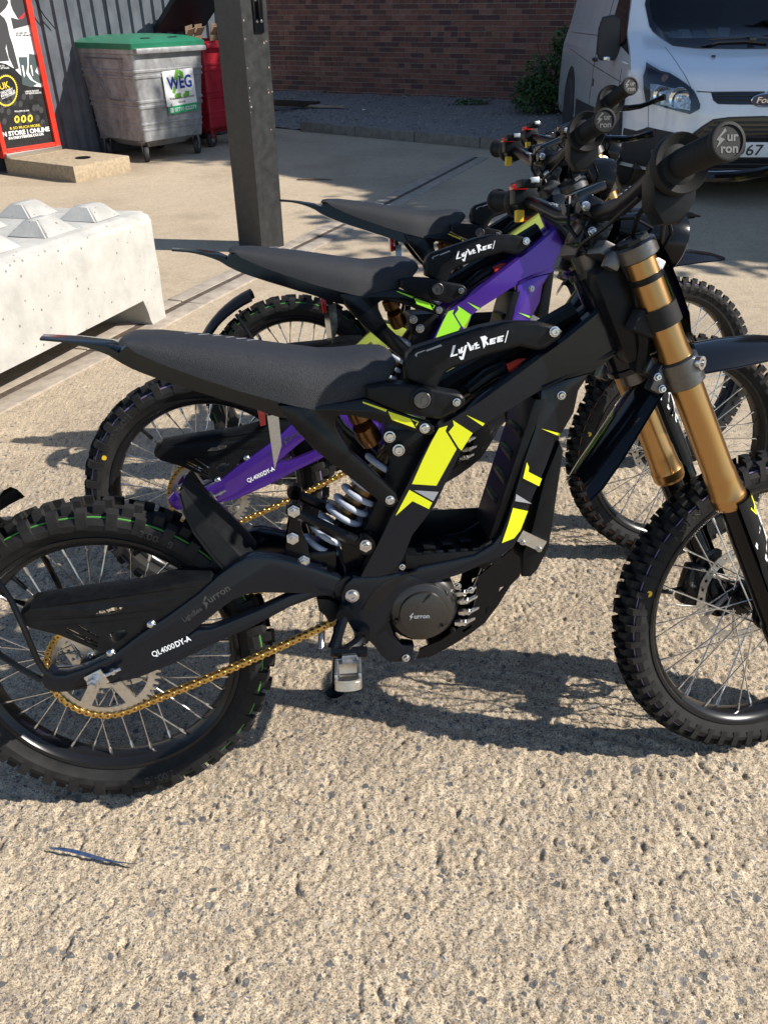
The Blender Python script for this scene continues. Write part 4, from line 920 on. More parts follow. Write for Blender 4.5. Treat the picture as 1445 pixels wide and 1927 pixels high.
bm_ = bmesh.new(); tmp = bb.mesh('tmp', conc_white, 0); bm_.from_mesh(tmp); bmesh.ops.subdivide_edges(bm_, edges=bm_.edges[:], cuts=3, use_grid_fill=True)
for v in bm_.verts:
    n_ = Vector((random.uniform(-1, 1), random.uniform(-1, 1), random.uniform(-1, 1))) * .003; v.co += n_ if v.co.z > .02 else Vector((n_.x, n_.y, 0))
b2 = MB(); b2.bm(bm_); part('body', b2, conc_white, blk, ang=50)
for i in range(6):
    for j in range(2):
        s = MB(); cx, cy = -.22 - .385 * i, .20 + .37 * j; a, t, hz = .115, .062, .066
        ring0 = [(cx - a, cy - a), (cx + a, cy - a), (cx + a, cy + a), (cx - a, cy + a)]; ring1 = [(cx - t, cy - t * .6), (cx + t, cy - t * .6), (cx + t, cy + t * .6), (cx - t, cy + t * .6)]
        jt = lambda p: (p[0] + random.uniform(-.006, .006), p[1] + random.uniform(-.006, .006))
        pr_ = bmesh.new(); v0 = [pr_.verts.new((*jt(p), bh_ - .004)) for p in ring0]; v1 = [pr_.verts.new((*jt(p), bh_ + hz + random.uniform(-.006, .004))) for p in ring1]
        pr_.faces.new(v1); pr_.faces.new(v0[::-1])
        for k in range(4): pr_.faces.new((v0[k], v0[(k + 1) % 4], v1[(k + 1) % 4], v1[k]))
        bmesh.ops.bevel(pr_, geom=pr_.edges[:], offset=.008, segments=2, affect='EDGES', clamp_overlap=True); s.bm(pr_); part('stud', s, conc_white, blk, ang=50)
# ---- drain channel: concrete kerb pieces either side of a slot ---------------------------------
dr_m = mat('drain_concrete', (.34, .29, .235), .9, var=.18, vscale=14, bump=.4, bscale=120)
dr_slot = mat('drain_slot_grime', (.09, .065, .05), .9, var=.4, vscale=40)
dch = thing('drain_channel', 'slotted concrete drain channel running across the yard under the block', 'drain', Matrix())
d_pts = [gnd(0, 748), gnd(165, 665), gnd(330, 580), gnd(445, 522), gnd(540, 476), gnd(640, 427), gnd(740, 378), gnd(832, 330)]
d_pts = [Vector((p.x, p.y, 0)) for p in d_pts[:3]] + [GM @ gg(*q) for q in ((445, 522), (540, 476), (640, 427), (740, 378), (832, 330))]
for p in d_pts: p.z = float(ground_z(p.y))
dirn = (d_pts[0] - d_pts[1]).normalized(); d_pts = [d_pts[0] + dirn * 1.2] + d_pts + [d_pts[-1] + (d_pts[-1] - d_pts[-2]) * .9]
dl = [0]
for a, b in zip(d_pts, d_pts[1:]): dl.append(dl[-1] + (b - a).length)
def dpt(s): return Vector([float(np.interp(s, dl, [p[k] for p in d_pts])) for k in range(3)])
s_ = 0.0
while s_ < dl[-1] - .3:
    e_ = min(dl[-1], s_ + random.uniform(.88, .95)); a, b = dpt(s_ + .004), dpt(e_ - .004); t = (b - a).normalized(); sd_ = Vector((t.y, -t.x, 0)).normalized()
    for o0, o1 in ((-.125, -.022), (.026, .135)):
        m_ = MB(); q = [a + sd_ * o0, b + sd_ * o0, b + sd_ * o1, a + sd_ * o1]; hz = Vector((0, 0, .0075 + random.uniform(-.001, .002)))
        for v in q: v.z = float(ground_z(v.y))
        m_.prism([v + hz for v in q], (0, 0, -.03), .004); part('kerb_piece', m_, dr_m, dch)
    m_ = MB(); q = [a - sd_ * .021, b - sd_ * .021, b + sd_ * .025, a + sd_ * .025]
    for v in q: v.z = float(ground_z(v.y)) + .0045
    m_.prism(q, (0, 0, -.02)); part('slot', m_, dr_slot, dch); s_ = e_
# ---- post ------------------------------------------------------------------------------------
post_m = mat('charcoal_paint', (.030, .031, .032), .42, var=.25, vscale=18, bump=.25, bscale=40, coat=.1)
pc = gg(494, 476); pl = gg(440, 457); pr2 = gg(527, 466)
pt = thing('yard_post', 'charcoal painted square post with a black hasp near its top', 'post', GM @ Matrix.Translation((pc.x, pc.y, 0)))
e1_ = Vector((pl.x - pc.x, pl.y - pc.y, 0)); e2_ = Vector((pr2.x - pc.x, pr2.y - pc.y, 0))
e1_ = Vector((-math.sin(WD - .1), math.cos(WD - .1), 0)) * .245; e2_ = Vector((math.cos(WD - .1), math.sin(WD - .1), 0)) * .205
pm_ = MB(); pm_.prism([(0, 0, 0), e2_, e1_ + e2_, e1_], (0, 0, 3.4), .008); part('shaft', pm_, post_m, pt)
hm = MB(); hc = e2_ * .62 + Vector((0, 0, 1.43)); hn = Vector((math.sin(WD - .1), -math.cos(WD - .1), 0)); Mh = Matrix.Rotation(WD - .1, 3, 'Z')
hm.box(hc + hn * .006, (.075, .012, .24), Mh, bev=.004); hm.box(hc + hn * .02 + Vector((0, 0, .03)), (.03, .03, .14), Mh, bev=.006); hm.prism([hc + hn * .012 + Vector((0, 0, -.10)) + e2_.normalized() * a for a in (-.02, .02, 0)], hn * -.01); part('hasp', hm, black_gloss, pt)
for a, z in ((-.018, .05), (.018, .05), (-.018, -.06), (.018, -.06), (.018, .0)):
    m_ = MB(); bolt(m_, hc + hn * .013 + e2_.normalized() * a + Vector((0, 0, z)), .009, hn); part('hasp_bolt', m_, steel, pt)
chip_m = mat('chipped_primer', (.36, .27, .24), .8, var=.3, vscale=60)
for k in range(15):
    z = random.choice((random.uniform(.75, 1.15), random.uniform(1.05, 1.42))); ed = random.random() < .7
    m_ = MB(); c_ = (Vector((0, 0, 0)) if ed else e2_ * random.uniform(.7, 1)) + e2_ * random.uniform(.02, .08) * (1 if ed else 0) + Vector((0, 0, z)); r_ = random.uniform(.0025, .006)
    m_.add([c_ + hn * .0012 + e2_.normalized() * (r_ * math.cos(t) * random.uniform(.6, 1.1)) + Vector((0, 0, r_ * 1.4 * math.sin(t) * random.uniform(.6, 1.1))) for t in np.arange(0, 2 * PI, PI / 4)], [tuple(range(8))]); part('paint_chip', m_, chip_m, pt, ang=0)
# ---- clad building with door ------------------------------------------------------------------
clad_m = mat('navy_profiled_steel', (.095, .108, .128), .45, .15, var=.15, vscale=6, bump=.1, bscale=30)
D0 = gg(5, 298, .15); D1 = gg(112, 281, .15); D0.z = 0; D1.z = 0
Mw = GM @ Matrix.Translation((D0.x, D0.y, 0)) @ Matrix.Rotation(math.atan2(D1.y - D0.y, D1.x - D0.x), 4, 'Z')       # local x along wall, -y outwards
DW = (D1 - D0).length
bld = thing('clad_workshop', 'navy profiled steel workshop wall with a red framed poster door', 'building', Mw)
def sheet(x0, x1, z0, z1, y0):
    m_ = MB(); prof_ = []; x = x0; p = .165
    while x < x1 - 1e-6:
        for dx, dy in ((0, 0), (.075, 0), (.093, .032), (.148, .032)):
            if x + dx < x1: prof_.append((x + dx, y0 + dy))
        x += p
    prof_.append((x1, y0)); m_.grid([[Vector((a, b, z0)) for a, b in prof_], [Vector((a, b, z1)) for a, b in prof_]]); return m_
for k, (x0, x1) in enumerate(((-3.2, -2.15), (-2.14, -1.09), (-1.08, -.03), (DW + .03, DW + 1.02), (DW + 1.03, DW + 2.02), (DW + 2.03, DW + 3.02), (DW + 3.03, DW + 3.55))):
    part('cladding_sheet', sheet(x0, x1, .02, 3.2, .10 + .002 * (k % 2)), clad_m, bld, ang=0, recalc=False)
m_ = MB(); m_.box((.3, 1.7, 1.6), (7.4, 3.0, 3.2)); part('shell', m_, clad_m, bld)
m_ = MB(); m_.box((DW / 2, .14, 2.75), (DW + .06, .08, .9)); part('lintel', m_, clad_m, bld)
red_m = mat('red_door_frame', (.62, .035, .018), .38, coat=.2, var=.1, vscale=8)
white_m = mat('white_sheet', (.78, .78, .77), .35, coat=.2); ink = mat('poster_black', (.020, .020, .021), .35, coat=.2, var=.3, vscale=12); ink2 = mat('poster_grey', (.055, .055, .058), .4)
yel = mat('poster_yellow', (.72, .55, .06), .4); pink = mat('poster_red', (.55, .03, .05), .4); teal = mat('poster_boot', (.075, .10, .10), .3, coat=.4)
door = bpy.data.objects.new('door', None); col.objects.link(door); door.parent = bld
SZ = .15; TOP = 2.25
fm_ = MB(); fm_.box((.02, 0, (SZ + TOP) / 2), (.05, .09, TOP - SZ), bev=.004); fm_.box((DW - .03, 0, (SZ + TOP) / 2), (.06, .10, TOP - SZ), bev=.004); fm_.box((DW / 2, .005, TOP - .03), (DW - .1, .085, .06), bev=.004); fm_.box((DW / 2, -.002, SZ + .065), (DW - .1, .085, .035), bev=.004)
part('door_frame', fm_, red_m, door)
m_ = MB(); m_.box((DW / 2, -.012, SZ + .022), (DW - .02, .13, .045), bev=.005); part('door_sill', m_, alu, door)
# poster: flat print on the door leaf; px2d maps photo pixels onto the leaf plane
Mwi = Mw.inverted()
def leaf(u, v, yy=-.02):
    o_ = Mwi @ Vector(CAM); d_ = Mwi.to_3x3() @ Vector(ray(u, v)); s_ = (yy - o_.y) / d_.y; return o_ + d_ * s_
m_ = MB(); m_.box((DW / 2, -.004, (SZ + TOP) / 2 + .04), (DW - .1, .03, TOP - SZ - .14), mi=0)
def pr(polypx, mi, k=1, raw=True):
    q = [leaf(a / 5.208, b / 5.208, -.0192 - .0006 * k) for a, b in polypx]; m_.add(q, [tuple(range(len(q)))], mi)
pr([(8, 615), (60, 625), (140, 670), (210, 740), (250, 800), (330, 845), (462, 860), (552, 1392), (25, 1478), (-60, 1490), (-60, 600)], 1, 1)
pr([(-60, 130), (0, 135), (50, 180), (75, 235), (100, 350), (130, 440), (190, 670), (150, 685), (90, 560), (65, 430), (60, 480), (95, 595), (-60, 610)], 2, 2)
pr([(-60, -60), (60, -40), (88, 25), (60, 80), (10, 130), (-60, 120)], 2, 2)
pr([(100, -60), (270, -60), (300, 20), (305, 150), (260, 175), (180, 185), (130, 100), (108, 40)], 2, 2)
pr([(110, 170), (180, 190), (300, 160), (305, 240), (135, 285)], 2, 3); pr([(185, 180), (250, 120), (240, 170), (215, 190)], 4, 4)
pr([(185, 560), (270, 558), (275, 640), (260, 720), (300, 780), (370, 820), (310, 855), (225, 830), (210, 700)], 5, 3); pr([(290, 525), (390, 545), (375, 640), (350, 700), (435, 790), (430, 820), (385, 815), (330, 780), (285, 700)], 5, 4)
pr([(215, 640), (232, 640), (250, 740), (240, 760)], 0, 5); pr([(300, 640), (315, 640), (330, 740), (322, 745)], 0, 5)
for k in range(40):
    a = 2 * PI * k / 40; a2 = 2 * PI * (k + .5) / 40; a3 = 2 * PI * (k + 1) / 40; cx, cy = 65, 888
    f_ = lambda an, r: (cx + r * .72 * math.cos(an), cy + r * math.sin(an))
    pr([f_(a, 148), f_(a2, 160), f_(a3, 148), f_(a3, 138), f_(a, 138)], 3, 3)
random.seed(11)
for k in range(26):
    x, y = random.uniform(10, 440), random.uniform(930, 1250); pr([(x + 22 * math.cos(t), y + 34 * math.sin(t)) for t in np.arange(0, 2 * PI, PI / 4)], 6, 2)
for k, x in enumerate((170, 235, 300)):
    pr([(x + 26 * math.cos(t), 1160 + (2 - k) * 5 + 38 * math.sin(t)) for t in np.arange(0, 2 * PI, PI / 6)], 3, 4)
    pr([(x - 8, 1145 + (2 - k) * 5), (x + 9, 1140 + (2 - k) * 5), (x + 9, 1172 + (2 - k) * 5), (x - 8, 1178 + (2 - k) * 5)], 1, 5)
def pt_text(s, a, b, h, mi, k=4, bold=.02):
    p, q = leaf(a[0] / 5.208, a[1] / 5.208, -.0192 - .0006 * k), leaf(b[0] / 5.208, b[1] / 5.208, -.0192 - .0006 * k); text_on(m_, s, p, q, (0, 0, 1), h, bold, mi)
pt_text('UK', (10, 880), (105, 855), .055, 3); pt_text('DELIVERY', (18, 925), (135, 880), .022, 0); pt_text('AVAILABLE!', (16, 958), (158, 905), .024, 0); pt_text('FREE ON ORDERS', (25, 975), (155, 918), .008, 0)
pt_text('ON AND OFF', (158, 332), (270, 330), .014, 1, 3); pt_text('ROAD HELMETS', (162, 352), (310, 354), .014, 1, 3)
pt_text('LARGE RANGE', (252, 905), (385, 895), .014, 0); pt_text('OF RIDING BOOTS', (256, 925), (410, 915), .014, 0); pt_text('FOLLOW US ON', (150, 1100), (290, 1090), .014, 0)
pt_text('ALL STYLES', (-40, 680), (95, 672), .014, 0); pt_text('JACKETS TO', (-60, 660), (50, 652), .014, 0)
pt_text('& SO MUCH MORE.', (102, 1272), (405, 1238), .024, 3); pt_text('IN STORE | ONLINE', (20, 1342), (492, 1282), .040, 0, 4, .04); pt_text('PATRIOTBIKES.CO.UK', (92, 1370), (438, 1322), .022, 0, 4, .04)
part('poster', m_, [white_m, ink, ink2, yel, pink, teal, ink2], door, ang=0, recalc=False)
cbl = MB(); cbl.tube([Mwi @ (GM @ gg(123, 8, 1.4)) * 0 + Vector((DW + .10, .07, 1.62)), (DW + .14, .06, 1.45), (DW + .20, .065, 1.36), (DW + .30, .07, 1.25)], .006, 6); part('wall_cable', cbl, black_plastic, bld)
# step slab with a vent ring
step_m = mat('step_concrete', (.36, .285, .19), .88, var=.22, vscale=30, bump=.6, bscale=160)
sc_, sr = gg(138, 313, .15), gg(241, 293, .15)
stp = thing('door_step', 'low concrete step slab below the red framed door', 'step', GM @ Matrix.Translation((sc_.x, sc_.y, 0)) @ Matrix.Rotation(math.atan2(sr.y - sc_.y, sr.x - sc_.x), 4, 'Z'))
m_ = MB(); m_.prism([(0, 0, -.02), (.72, 0, -.02), (.72, .95, -.02), (0, 1.02, -.02), (-1.2, 1.25, -.02), (-1.15, .25, -.02)][:4], (0, 0, .17), .012); part('slab', m_, step_m, stp)
m_ = MB(); p = Mwi.inverted() @ Vector((0, 0, 0)); rc = stp.matrix_world.inverted() @ (GM @ gg(157, 297, .152)); m_.lathe(rc, (0, 0, 1), [(0, .075), (.006, .075), (.007, .060), (.002, .056)], 24); part('vent_ring', m_, black_plastic, stp)
# ---- wheelie bins -----------------------------------------------------------------------------
galv = mat('weathered_galvanised', (.40, .41, .42), .42, .4, var=.28, vscale=9, bump=.2, bscale=40, c2=(.24, .235, .235), det=8.)
lid_g = mat('green_lid', (.014, .15, .080), .42, var=.12, vscale=6); red_bin = mat('red_bin_steel', (.36, .012, .025), .42, var=.2, vscale=7)
tyre_g = mat('castor_rubber', (.035, .035, .036), .6); card = mat('cardboard', (.20, .135, .085), .85, var=.2, vscale=12)
def make_bin(label, fl, fr, rl, body_m, lid_m, sign, opened):
    ex = (fr - fl); wdt = ex.length; ang = math.atan2(ex.y, ex.x); dep = (rl - fl).length
    root = thing('waste_bin', label, 'bin', GM @ Matrix.Translation((fl.x, fl.y, 0)) @ Matrix.Rotation(ang, 4, 'Z'), 'four wheeled waste bins by the workshop wall')
    zb, zt = .215, 1.10; tx, ty = .075, .13
    def ringz(z, grow=0.):
        t = (z - zb) / (zt - zb); x0 = -tx * t * .25 - grow; x1 = wdt + tx * t * 1.6 + grow; y0 = -.02 * t - grow; y1 = dep + ty * t + grow; r = .035
        pts_ = []
        for cx, cy, a0 in ((x0 + r, y0 + r, PI), (x1 - r, y0 + r, 1.5 * PI), (x1 - r, y1 - r, 0), (x0 + r, y1 - r, .5 * PI)): pts_ += [(cx + r * math.cos(a0 + a), cy + r * math.sin(a0 + a)) for a in np.linspace(0, PI / 2, 5)]
        return [Vector((x, y, z)) for x, y in pts_]
    b_ = MB(); zs = [(zb - .08, -.16), (zb - .078, -.13), (zb - .002, -.05), (zb, 0), (.31, 0), (.315, .006), (.33, .006), (.335, 0), (.365, 0), (.37, .006), (.385, .006), (.39, 0), (.52, 0), (.527, .010), (.548, .010), (.555, 0), (.575, 0), (.582, .010), (.60, .010), (.607, 0), (.80, 0), (.807, .010), (.828, .010), (.835, 0), (.855, 0), (.862, .010), (.88, .010), (.887, 0), (zt - .08, 0), (zt - .07, .012), (zt, .014), (zt, -.006), (zt - .3, -.01)]
    b_.loft([ringz(z, g_) for z, g_ in zs]); part('body', b_, body_m, root, ang=30)
    bar = MB(); bar.box((wdt / 2 + .06, -.055, zt - .045), (wdt + .12, .05, .05), bev=.012); part('lift_bar', bar, body_m, root)
    # side handle: bent rod on the narrow side
    h_ = MB(); xs_ = lambda z: -tx * (z - zb) / (zt - zb) * .25 - .028
    hp2 = [(xs_(.98), .18, .98), (xs_(.62) - .012, .20, .62), (xs_(.60) - .014, .235, .60), (xs_(.60) - .014, .40, .605), (xs_(.62) - .012, .45, .62), (xs_(.98), .70, .98)]
    h_.tube(hp2, .008, 8); h_.tube([(xs_(.98) + .01, .14, .985), (xs_(.98) + .01, .76, .985)], .006, 6); part('handle', h_, mat('dull_rod', (.22, .22, .23), .4, .8), root)
    # lid
    lid = MB(); l0 = ringz(zt, .022); l1 = ringz(zt, .026); rows = [[p + Vector((0, 0, -.03)) for p in l0], [p + Vector((0, 0, .022)) for p in l1], [p + Vector((0, 0, .03)) for p in ringz(zt, .012)]]
    cxm, cym = wdt / 2 + .03, dep / 2 + .03
    for f_, z in ((.86, .055), (.70, .075), (.45, .088), (.15, .092)): rows.append([Vector((cxm + (p.x - cxm) * f_, cym + (p.y - cym) * f_, zt + z)) for p in l0])
    lid.loft(rows)
    lo = part('lid', lid, lid_m, root, ang=40)
    if opened: lo.matrix_local = Matrix.Translation((0, dep + .15, zt)) @ Matrix.Rotation(math.radians(-38), 4, 'X') @ Matrix.Translation((0, -dep - .15, -zt))
    else:
        for sx in (.28, .72):
            m_ = MB(); m_.box((wdt * sx, .035, zt + .052), (.12, .05, .012), Matrix.Rotation(.5, 3, 'X'), bev=.004); part('lid_grip', m_, black_plastic, lo)
    for sx, sy in ((.06, .10), (.94, .10), (.06, .92), (.94, .92)):
        cx, cy = wdt * sx, dep * sy; ca = random.uniform(-.5, .5) + .6
        c_ = MB(); c_.box((cx, cy, .205), (.11, .09, .012), bev=.003); Mc = Matrix.Rotation(ca, 3, 'Z')
        for s in (-1, 1): c_.prism([Vector((cx, cy, 0)) + Mc @ Vector(p) for p in ((-.035, s * .032, .20), (.035, s * .032, .20), (.045, s * .032, .11), (.03, s * .032, .085), (.005, s * .032, .10))], Mc @ Vector((0, .004, 0)))
        k_ = part('castor', c_, body_m, root)
        w_ = MB(); w_.lathe(Vector((cx, cy, .082)) + Mc @ Vector((.025, -.024, 0)), Mc @ Vector((0, 1, 0)), [(0, .055), (0, .078), (.006, .082), (.042, .082), (.048, .078), (.048, .055)], 28); part('castor_tyre', w_, tyre_g, k_)
        w_ = MB(); w_.lathe(Vector((cx, cy, .082)) + Mc @ Vector((.025, -.028, 0)), Mc @ Vector((0, 1, 0)), [(0, .012), (.004, .03), (.006, .056), (.05, .056), (.052, .03), (.056, .012)], 20); part('castor_hub', w_, alu, k_)
    if sign:
        sg = MB(); x0, x1, z0, z1 = wdt * .40, wdt * .92, .455, .865; yy = -.030; tl_ = Matrix.Rotation(-.035, 3, 'Y')
        cS = Vector(((x0 + x1) / 2, 0, (z0 + z1) / 2)); S_ = lambda x, z, k=0: cS + tl_ @ Vector((x - cS.x, 0, z - cS.z)) + Vector((0, yy - .0012 * k - (z - .6) * .02, 0))
        def rect(a, b, c, d, mi, k): sg.add([S_(a, c, k), S_(b, c, k), S_(b, d, k), S_(a, d, k)], [(0, 1, 2, 3)], mi)
        rect(x0, x1, z0 + .075, z1, 0, 0); rect(x0 + .01, x1 + .005, z0, z0 + .074, 1, 0)
        wS = x1 - x0; cx = (x0 + x1) / 2; cz = z0 + .27
        # three bent recycling arrows
        def pl(ps, mi, k): sg.add([S_(cx + a * wS, cz + b * wS, k) for a, b in ps], [tuple(range(len(ps)))], mi)
        pl([(-.16, .12), (-.08, .33), (.02, .34), (.05, .30), (-.04, .10)], 2, 1); pl([(.06, .33), (.16, .26), (.17, .12), (.06, .13), (.03, .25)], 2, 1); pl([(-.22, -.24), (-.18, -.31), (0, -.31), (0, -.19), (-.16, -.19)], 2, 1); pl([(.05, -.25), (.14, -.34), (.14, -.30), (.26, -.29), (.29, -.18), (.14, -.16), (.14, -.20)], 2, 1); pl([(-.27, -.16), (-.20, -.02), (-.12, -.06), (-.19, -.20)], 2, 1)
        text_on(sg, 'WEG', S_(x0 + .045, z0 + .235, 2), S_(x1 - .04, z0 + .235, 2), (0, 0, 1), .115, .03, 3)
        text_on(sg, 'Wakefield Environmental', S_(x0 + .05, z0 + .135, 2), S_(x1 - .03, z0 + .135, 2), (0, 0, 1), .022, .01, 4); text_on(sg, 'Group', S_(cx - .05, z0 + .095, 2), S_(cx + .05, z0 + .095, 2), (0, 0, 1), .020, .01, 4)
        text_on(sg, '07710 022379', S_(x0 + .10, z0 + .018, 2), S_(x1 - .02, z0 + .018, 2), (0, 0, 1), .036, .015, 0); rect(x0 + .035, x0 + .08, z0 + .012, z0 + .060, 0, 2); pl([(-.36, -.50), (-.33, -.47), (-.35, -.44), (-.33, -.41), (-.35, -.39), (-.38, -.42), (-.385, -.47)], 1, 3)
        part('sign', sg, [white_m, mat('sign_green', (.03, .36, .15), .4), mat('arrow_green', (.14, .38, .05), .4), mat('sign_blue', (.015, .05, .28), .4), ink2], root, ang=0, recalc=False)
    return root, wdt, dep, zt
k_ = 1.275 / 1.205
camG = Vector(GR.T @ (CAM - GO)); bfl, bfr, brl = gg(275, 270, .2), gg(383, 253, .2), gg(180, 260, .2)
for p in (bfl, bfr, brl): p.z = 0
make_bin('galvanised steel waste bin with green lid and a white sign', bfl, bfr, brl, galv, lid_g, True, False)
w_ = (bfr - bfl).normalized(); d_ = (brl - bfl).normalized(); w_ = Vector((math.cos(WD), math.sin(WD), 0)); d_ = Vector((-math.sin(WD), math.cos(WD), 0))
rfl = bfr + w_ * .34 + d_ * .22
rroot, rw, rd, rzt = make_bin('red steel waste bin with its lid propped open over cardboard', rfl, rfl + w_ * .55, rfl + d_ * .7, red_bin, mat('dark_lid', (.02, .025, .03), .4), False, True)
for k in range(5):
    c_ = thing('cardboard_box', ['flattened brown cardboard standing in the red bin, leftmost sheet', 'second sheet of brown cardboard from the left in the red bin', 'third sheet of brown cardboard from the left in the red bin', 'fourth sheet of brown cardboard from the left in the red bin', 'rightmost sheet of brown cardboard in the red bin'][k], 'cardboard', rroot.matrix_world @ Matrix.Translation((.12 + k * .14, .35 + .06 * (k % 2), .62)) @ Matrix.Rotation(-.18 + .1 * k, 4, 'Y') @ Matrix.Rotation(.25, 4, 'X'), 'cardboard in the red bin')
    m_ = MB(); m_.box((0, 0, .33), (.11, .006, .66)); part('panel', m_, card, c_); m_ = MB(); m_.box((.0, -.03, .60), (.11, .006, .10), Matrix.Rotation(.5, 3, 'X')); part('flap', m_, card, c_)
# ---- brick wall, gravel strip, kerb -------------------------------------------------------------
W0 = gg(510, 186); W1 = gg(960, 204); W0.z = 0; W1.z = 0
wa = math.atan2(W1.y - W0.y, W1.x - W0.x); Mbw = GM @ Matrix.Translation((W0.x, W0.y, 0)) @ Matrix.Rotation(wa, 4, 'Z')
bwall = thing('brick_wall', 'dark red brick wall closing the back of the yard', 'wall', Mbw)
mort = mat('grey_mortar', (.40, .36, .33), .9, var=.15, vscale=20, bump=.3, bscale=90)
m_ = MB(); m_.box((4.0, .20, 1.57), (13.0, .18, 3.44)); part('mortar_bed', m_, mort, bwall)
brick_ms = [mat('brick_%d' % k, c, .85, var=.25, vscale=18, bump=.5, bscale=120) for k, c in enumerate(((.205, .085, .062), (.160, .070, .054), (.25, .115, .084), (.118, .055, .046), (.21, .098, .072), (.10, .048, .048)))]
bmsh = []
for m in brick_ms:
    b_ = MB(); b_.box((.1075, .05, .0325), (.215, .10, .065), bev=0.); me_ = b_.mesh('brick', m, 0); bmsh.append(me_)
half = []
for m in brick_ms:
    b_ = MB(); b_.box((.0515, .05, .0325), (.1025, .10, .065)); half.append(b_.mesh('brick', m, 0))
spots = []
for r in range(46):
    x = -2.4 + (-.1125 if r % 2 else 0) + random.uniform(-.004, .004)
    while x < 10.2:
        hdr = (r % 6 == 3); l_ = .1125 if hdr else .225; spots.append((x, r * .075 - .15, hdr)); x += l_
def vis(sx, sz):
    p = Mbw @ Vector((sx + .1, .1, sz + .03)); d = CR.T @ (np.array(p) - CAM)
    if d[1] < .1: return None
    u, v = W / 2 + F * d[0] / d[1], H / 2 - F * d[2] / d[1]; return (u, v, d[1])
inview = []; rest = []
for s in spots:
    q = vis(s[0], s[1])
    (inview if q and 520 < q[0] < 1075 and -6 < q[1] < 215 else rest).append((q[2] if q else 99, s))
inview.sort(key=lambda t: t[0])
for d_q, (x, z, hdr) in inview[:300]:
    k = random.choices(range(6), (5, 5, 3, 3, 2, 2))[0]
    o = bpy.data.objects.new('brick', (half if hdr else bmsh)[k]); col.objects.link(o); o.parent = bwall
    o.matrix_local = Matrix.Translation((x, .100 + random.uniform(-.0025, .0015), z)) @ Matrix.Rotation(random.uniform(-.004, .004), 4, 'Y')
sm = MB()
for d_q, (x, z, hdr) in [(t[0], t[1]) for t in inview[300:]] + [(t[0], t[1]) for t in rest]:
    l_ = .1025 if hdr else .215; y = .100 + random.uniform(-.0025, .0015); k = random.choices(range(6), (5, 5, 3, 3, 2, 2))[0]
    sm.add([(x, y, z), (x + l_, y, z), (x + l_, y, z + .065), (x, y, z + .065), (x, y + .02, z), (x + l_, y + .02, z), (x + l_, y + .02, z + .065), (x, y + .02, z + .065)], [(0, 1, 2, 3), (0, 4, 5, 1), (1, 5, 6, 2), (2, 6, 7, 3), (3, 7, 4, 0)], k)
tag(part('bricks', sm, brick_ms, bwall, ang=0, recalc=False), kind='stuff')
K0 = gg(565, 247); K1 = gg(985, 287); K0.z = K1.z = 0; ka = math.atan2(K1.y - K0.y, K1.x - K0.x); kl_ = (K1 - K0).length
kerb_m = mat('kerb_concrete', (.20, .185, .165), .9, var=.2, vscale=14, bump=.4, bscale=90)
for k in range(7):
    Mk = GM @ Matrix.Translation((K0.x, K0.y, 0)) @ Matrix.Rotation(ka, 4, 'Z') @ Matrix.Translation((k * .915, 0, 0))
    kb_ = thing('kerb_stone', ['leftmost kerb stone along the gravel strip by the brick wall', 'second kerb stone from the left along the gravel strip', 'third kerb stone from the left along the gravel strip', 'fourth kerb stone from the left along the gravel strip', 'fifth kerb stone from the left, towards the white van', 'sixth kerb stone from the left, beside the white van', 'rightmost kerb stone, behind the white van'][k], 'kerb', Mk, 'kerb stones edging the gravel')
    m_ = MB(); m_.box((.455, .06, .04), (.905, .125, .16), bev=.012); part('stone', m_, kerb_m, kb_)
gb = MB(); dir_k = Vector((math.cos(ka), math.sin(ka), 0)); dir_w = Vector((math.cos(wa), math.sin(wa), 0)); rows = []
for k in range(33):
    t = k / 32; a = K0 + dir_k * (-2.2 + 9.5 * t) + Vector((-math.sin(ka), math.cos(ka), 0)) * .06; b = W0 + dir_w * (-2.6 + 12 * t); rows.append([Vector((a.x + (b.x - a.x) * s, a.y + (b.y - a.y) * s, (.085 + .03 * s if t > .22 else .012 + .1 * s) + random.uniform(-.008, .012))) for s in np.linspace(0, 1.03, 9)])
gb.grid(rows); grav_m = mat('gravel_bed', (.20, .185, .17), .95, var=.45, vscale=30, bump=.8, bscale=60)
gv = part('gravel_strip', gb, grav_m, None, ang=60, recalc=False); gv.matrix_world = GM; tag(gv, kind='structure')
stn = MB(); random.seed(5)
for k in range(5200):
    t = random.random(); s = random.random(); i0 = min(31, int(t * 32)); j0 = min(7, int(s * 8)); c_ = rows[i0][j0] + (rows[i0 + 1][j0] - rows[i0][j0]) * random.random() + (rows[i0][j0 + 1] - rows[i0][j0]) * random.random(); r = random.uniform(.010, .026)
    o_ = [Vector((random.uniform(.6, 1.1) * a, random.uniform(.6, 1.1) * b, random.uniform(.5, .9) * c)) * r for a, b, c in ((1, 0, 0), (-1, 0, 0), (0, 1, 0), (0, -1, 0), (0, 0, 1), (0, 0, -1))]
    stn.add([c_ + q for q in o_], [(0, 2, 4), (2, 1, 4), (1, 3, 4), (3, 0, 4), (2, 0, 5), (1, 2, 5), (3, 1, 5), (0, 3, 5)], random.randrange(3))
gs_ = part('gravel', stn, [mat('gravel_a', (.24, .225, .21), .9), mat('gravel_b', (.15, .14, .135), .9), mat('gravel_c', (.31, .275, .235), .9)], None, ang=0, recalc=False); gs_.matrix_world = GM; tag(gs_, 'loose grey gravel in front of the brick wall', 'gravel', kind='stuff')
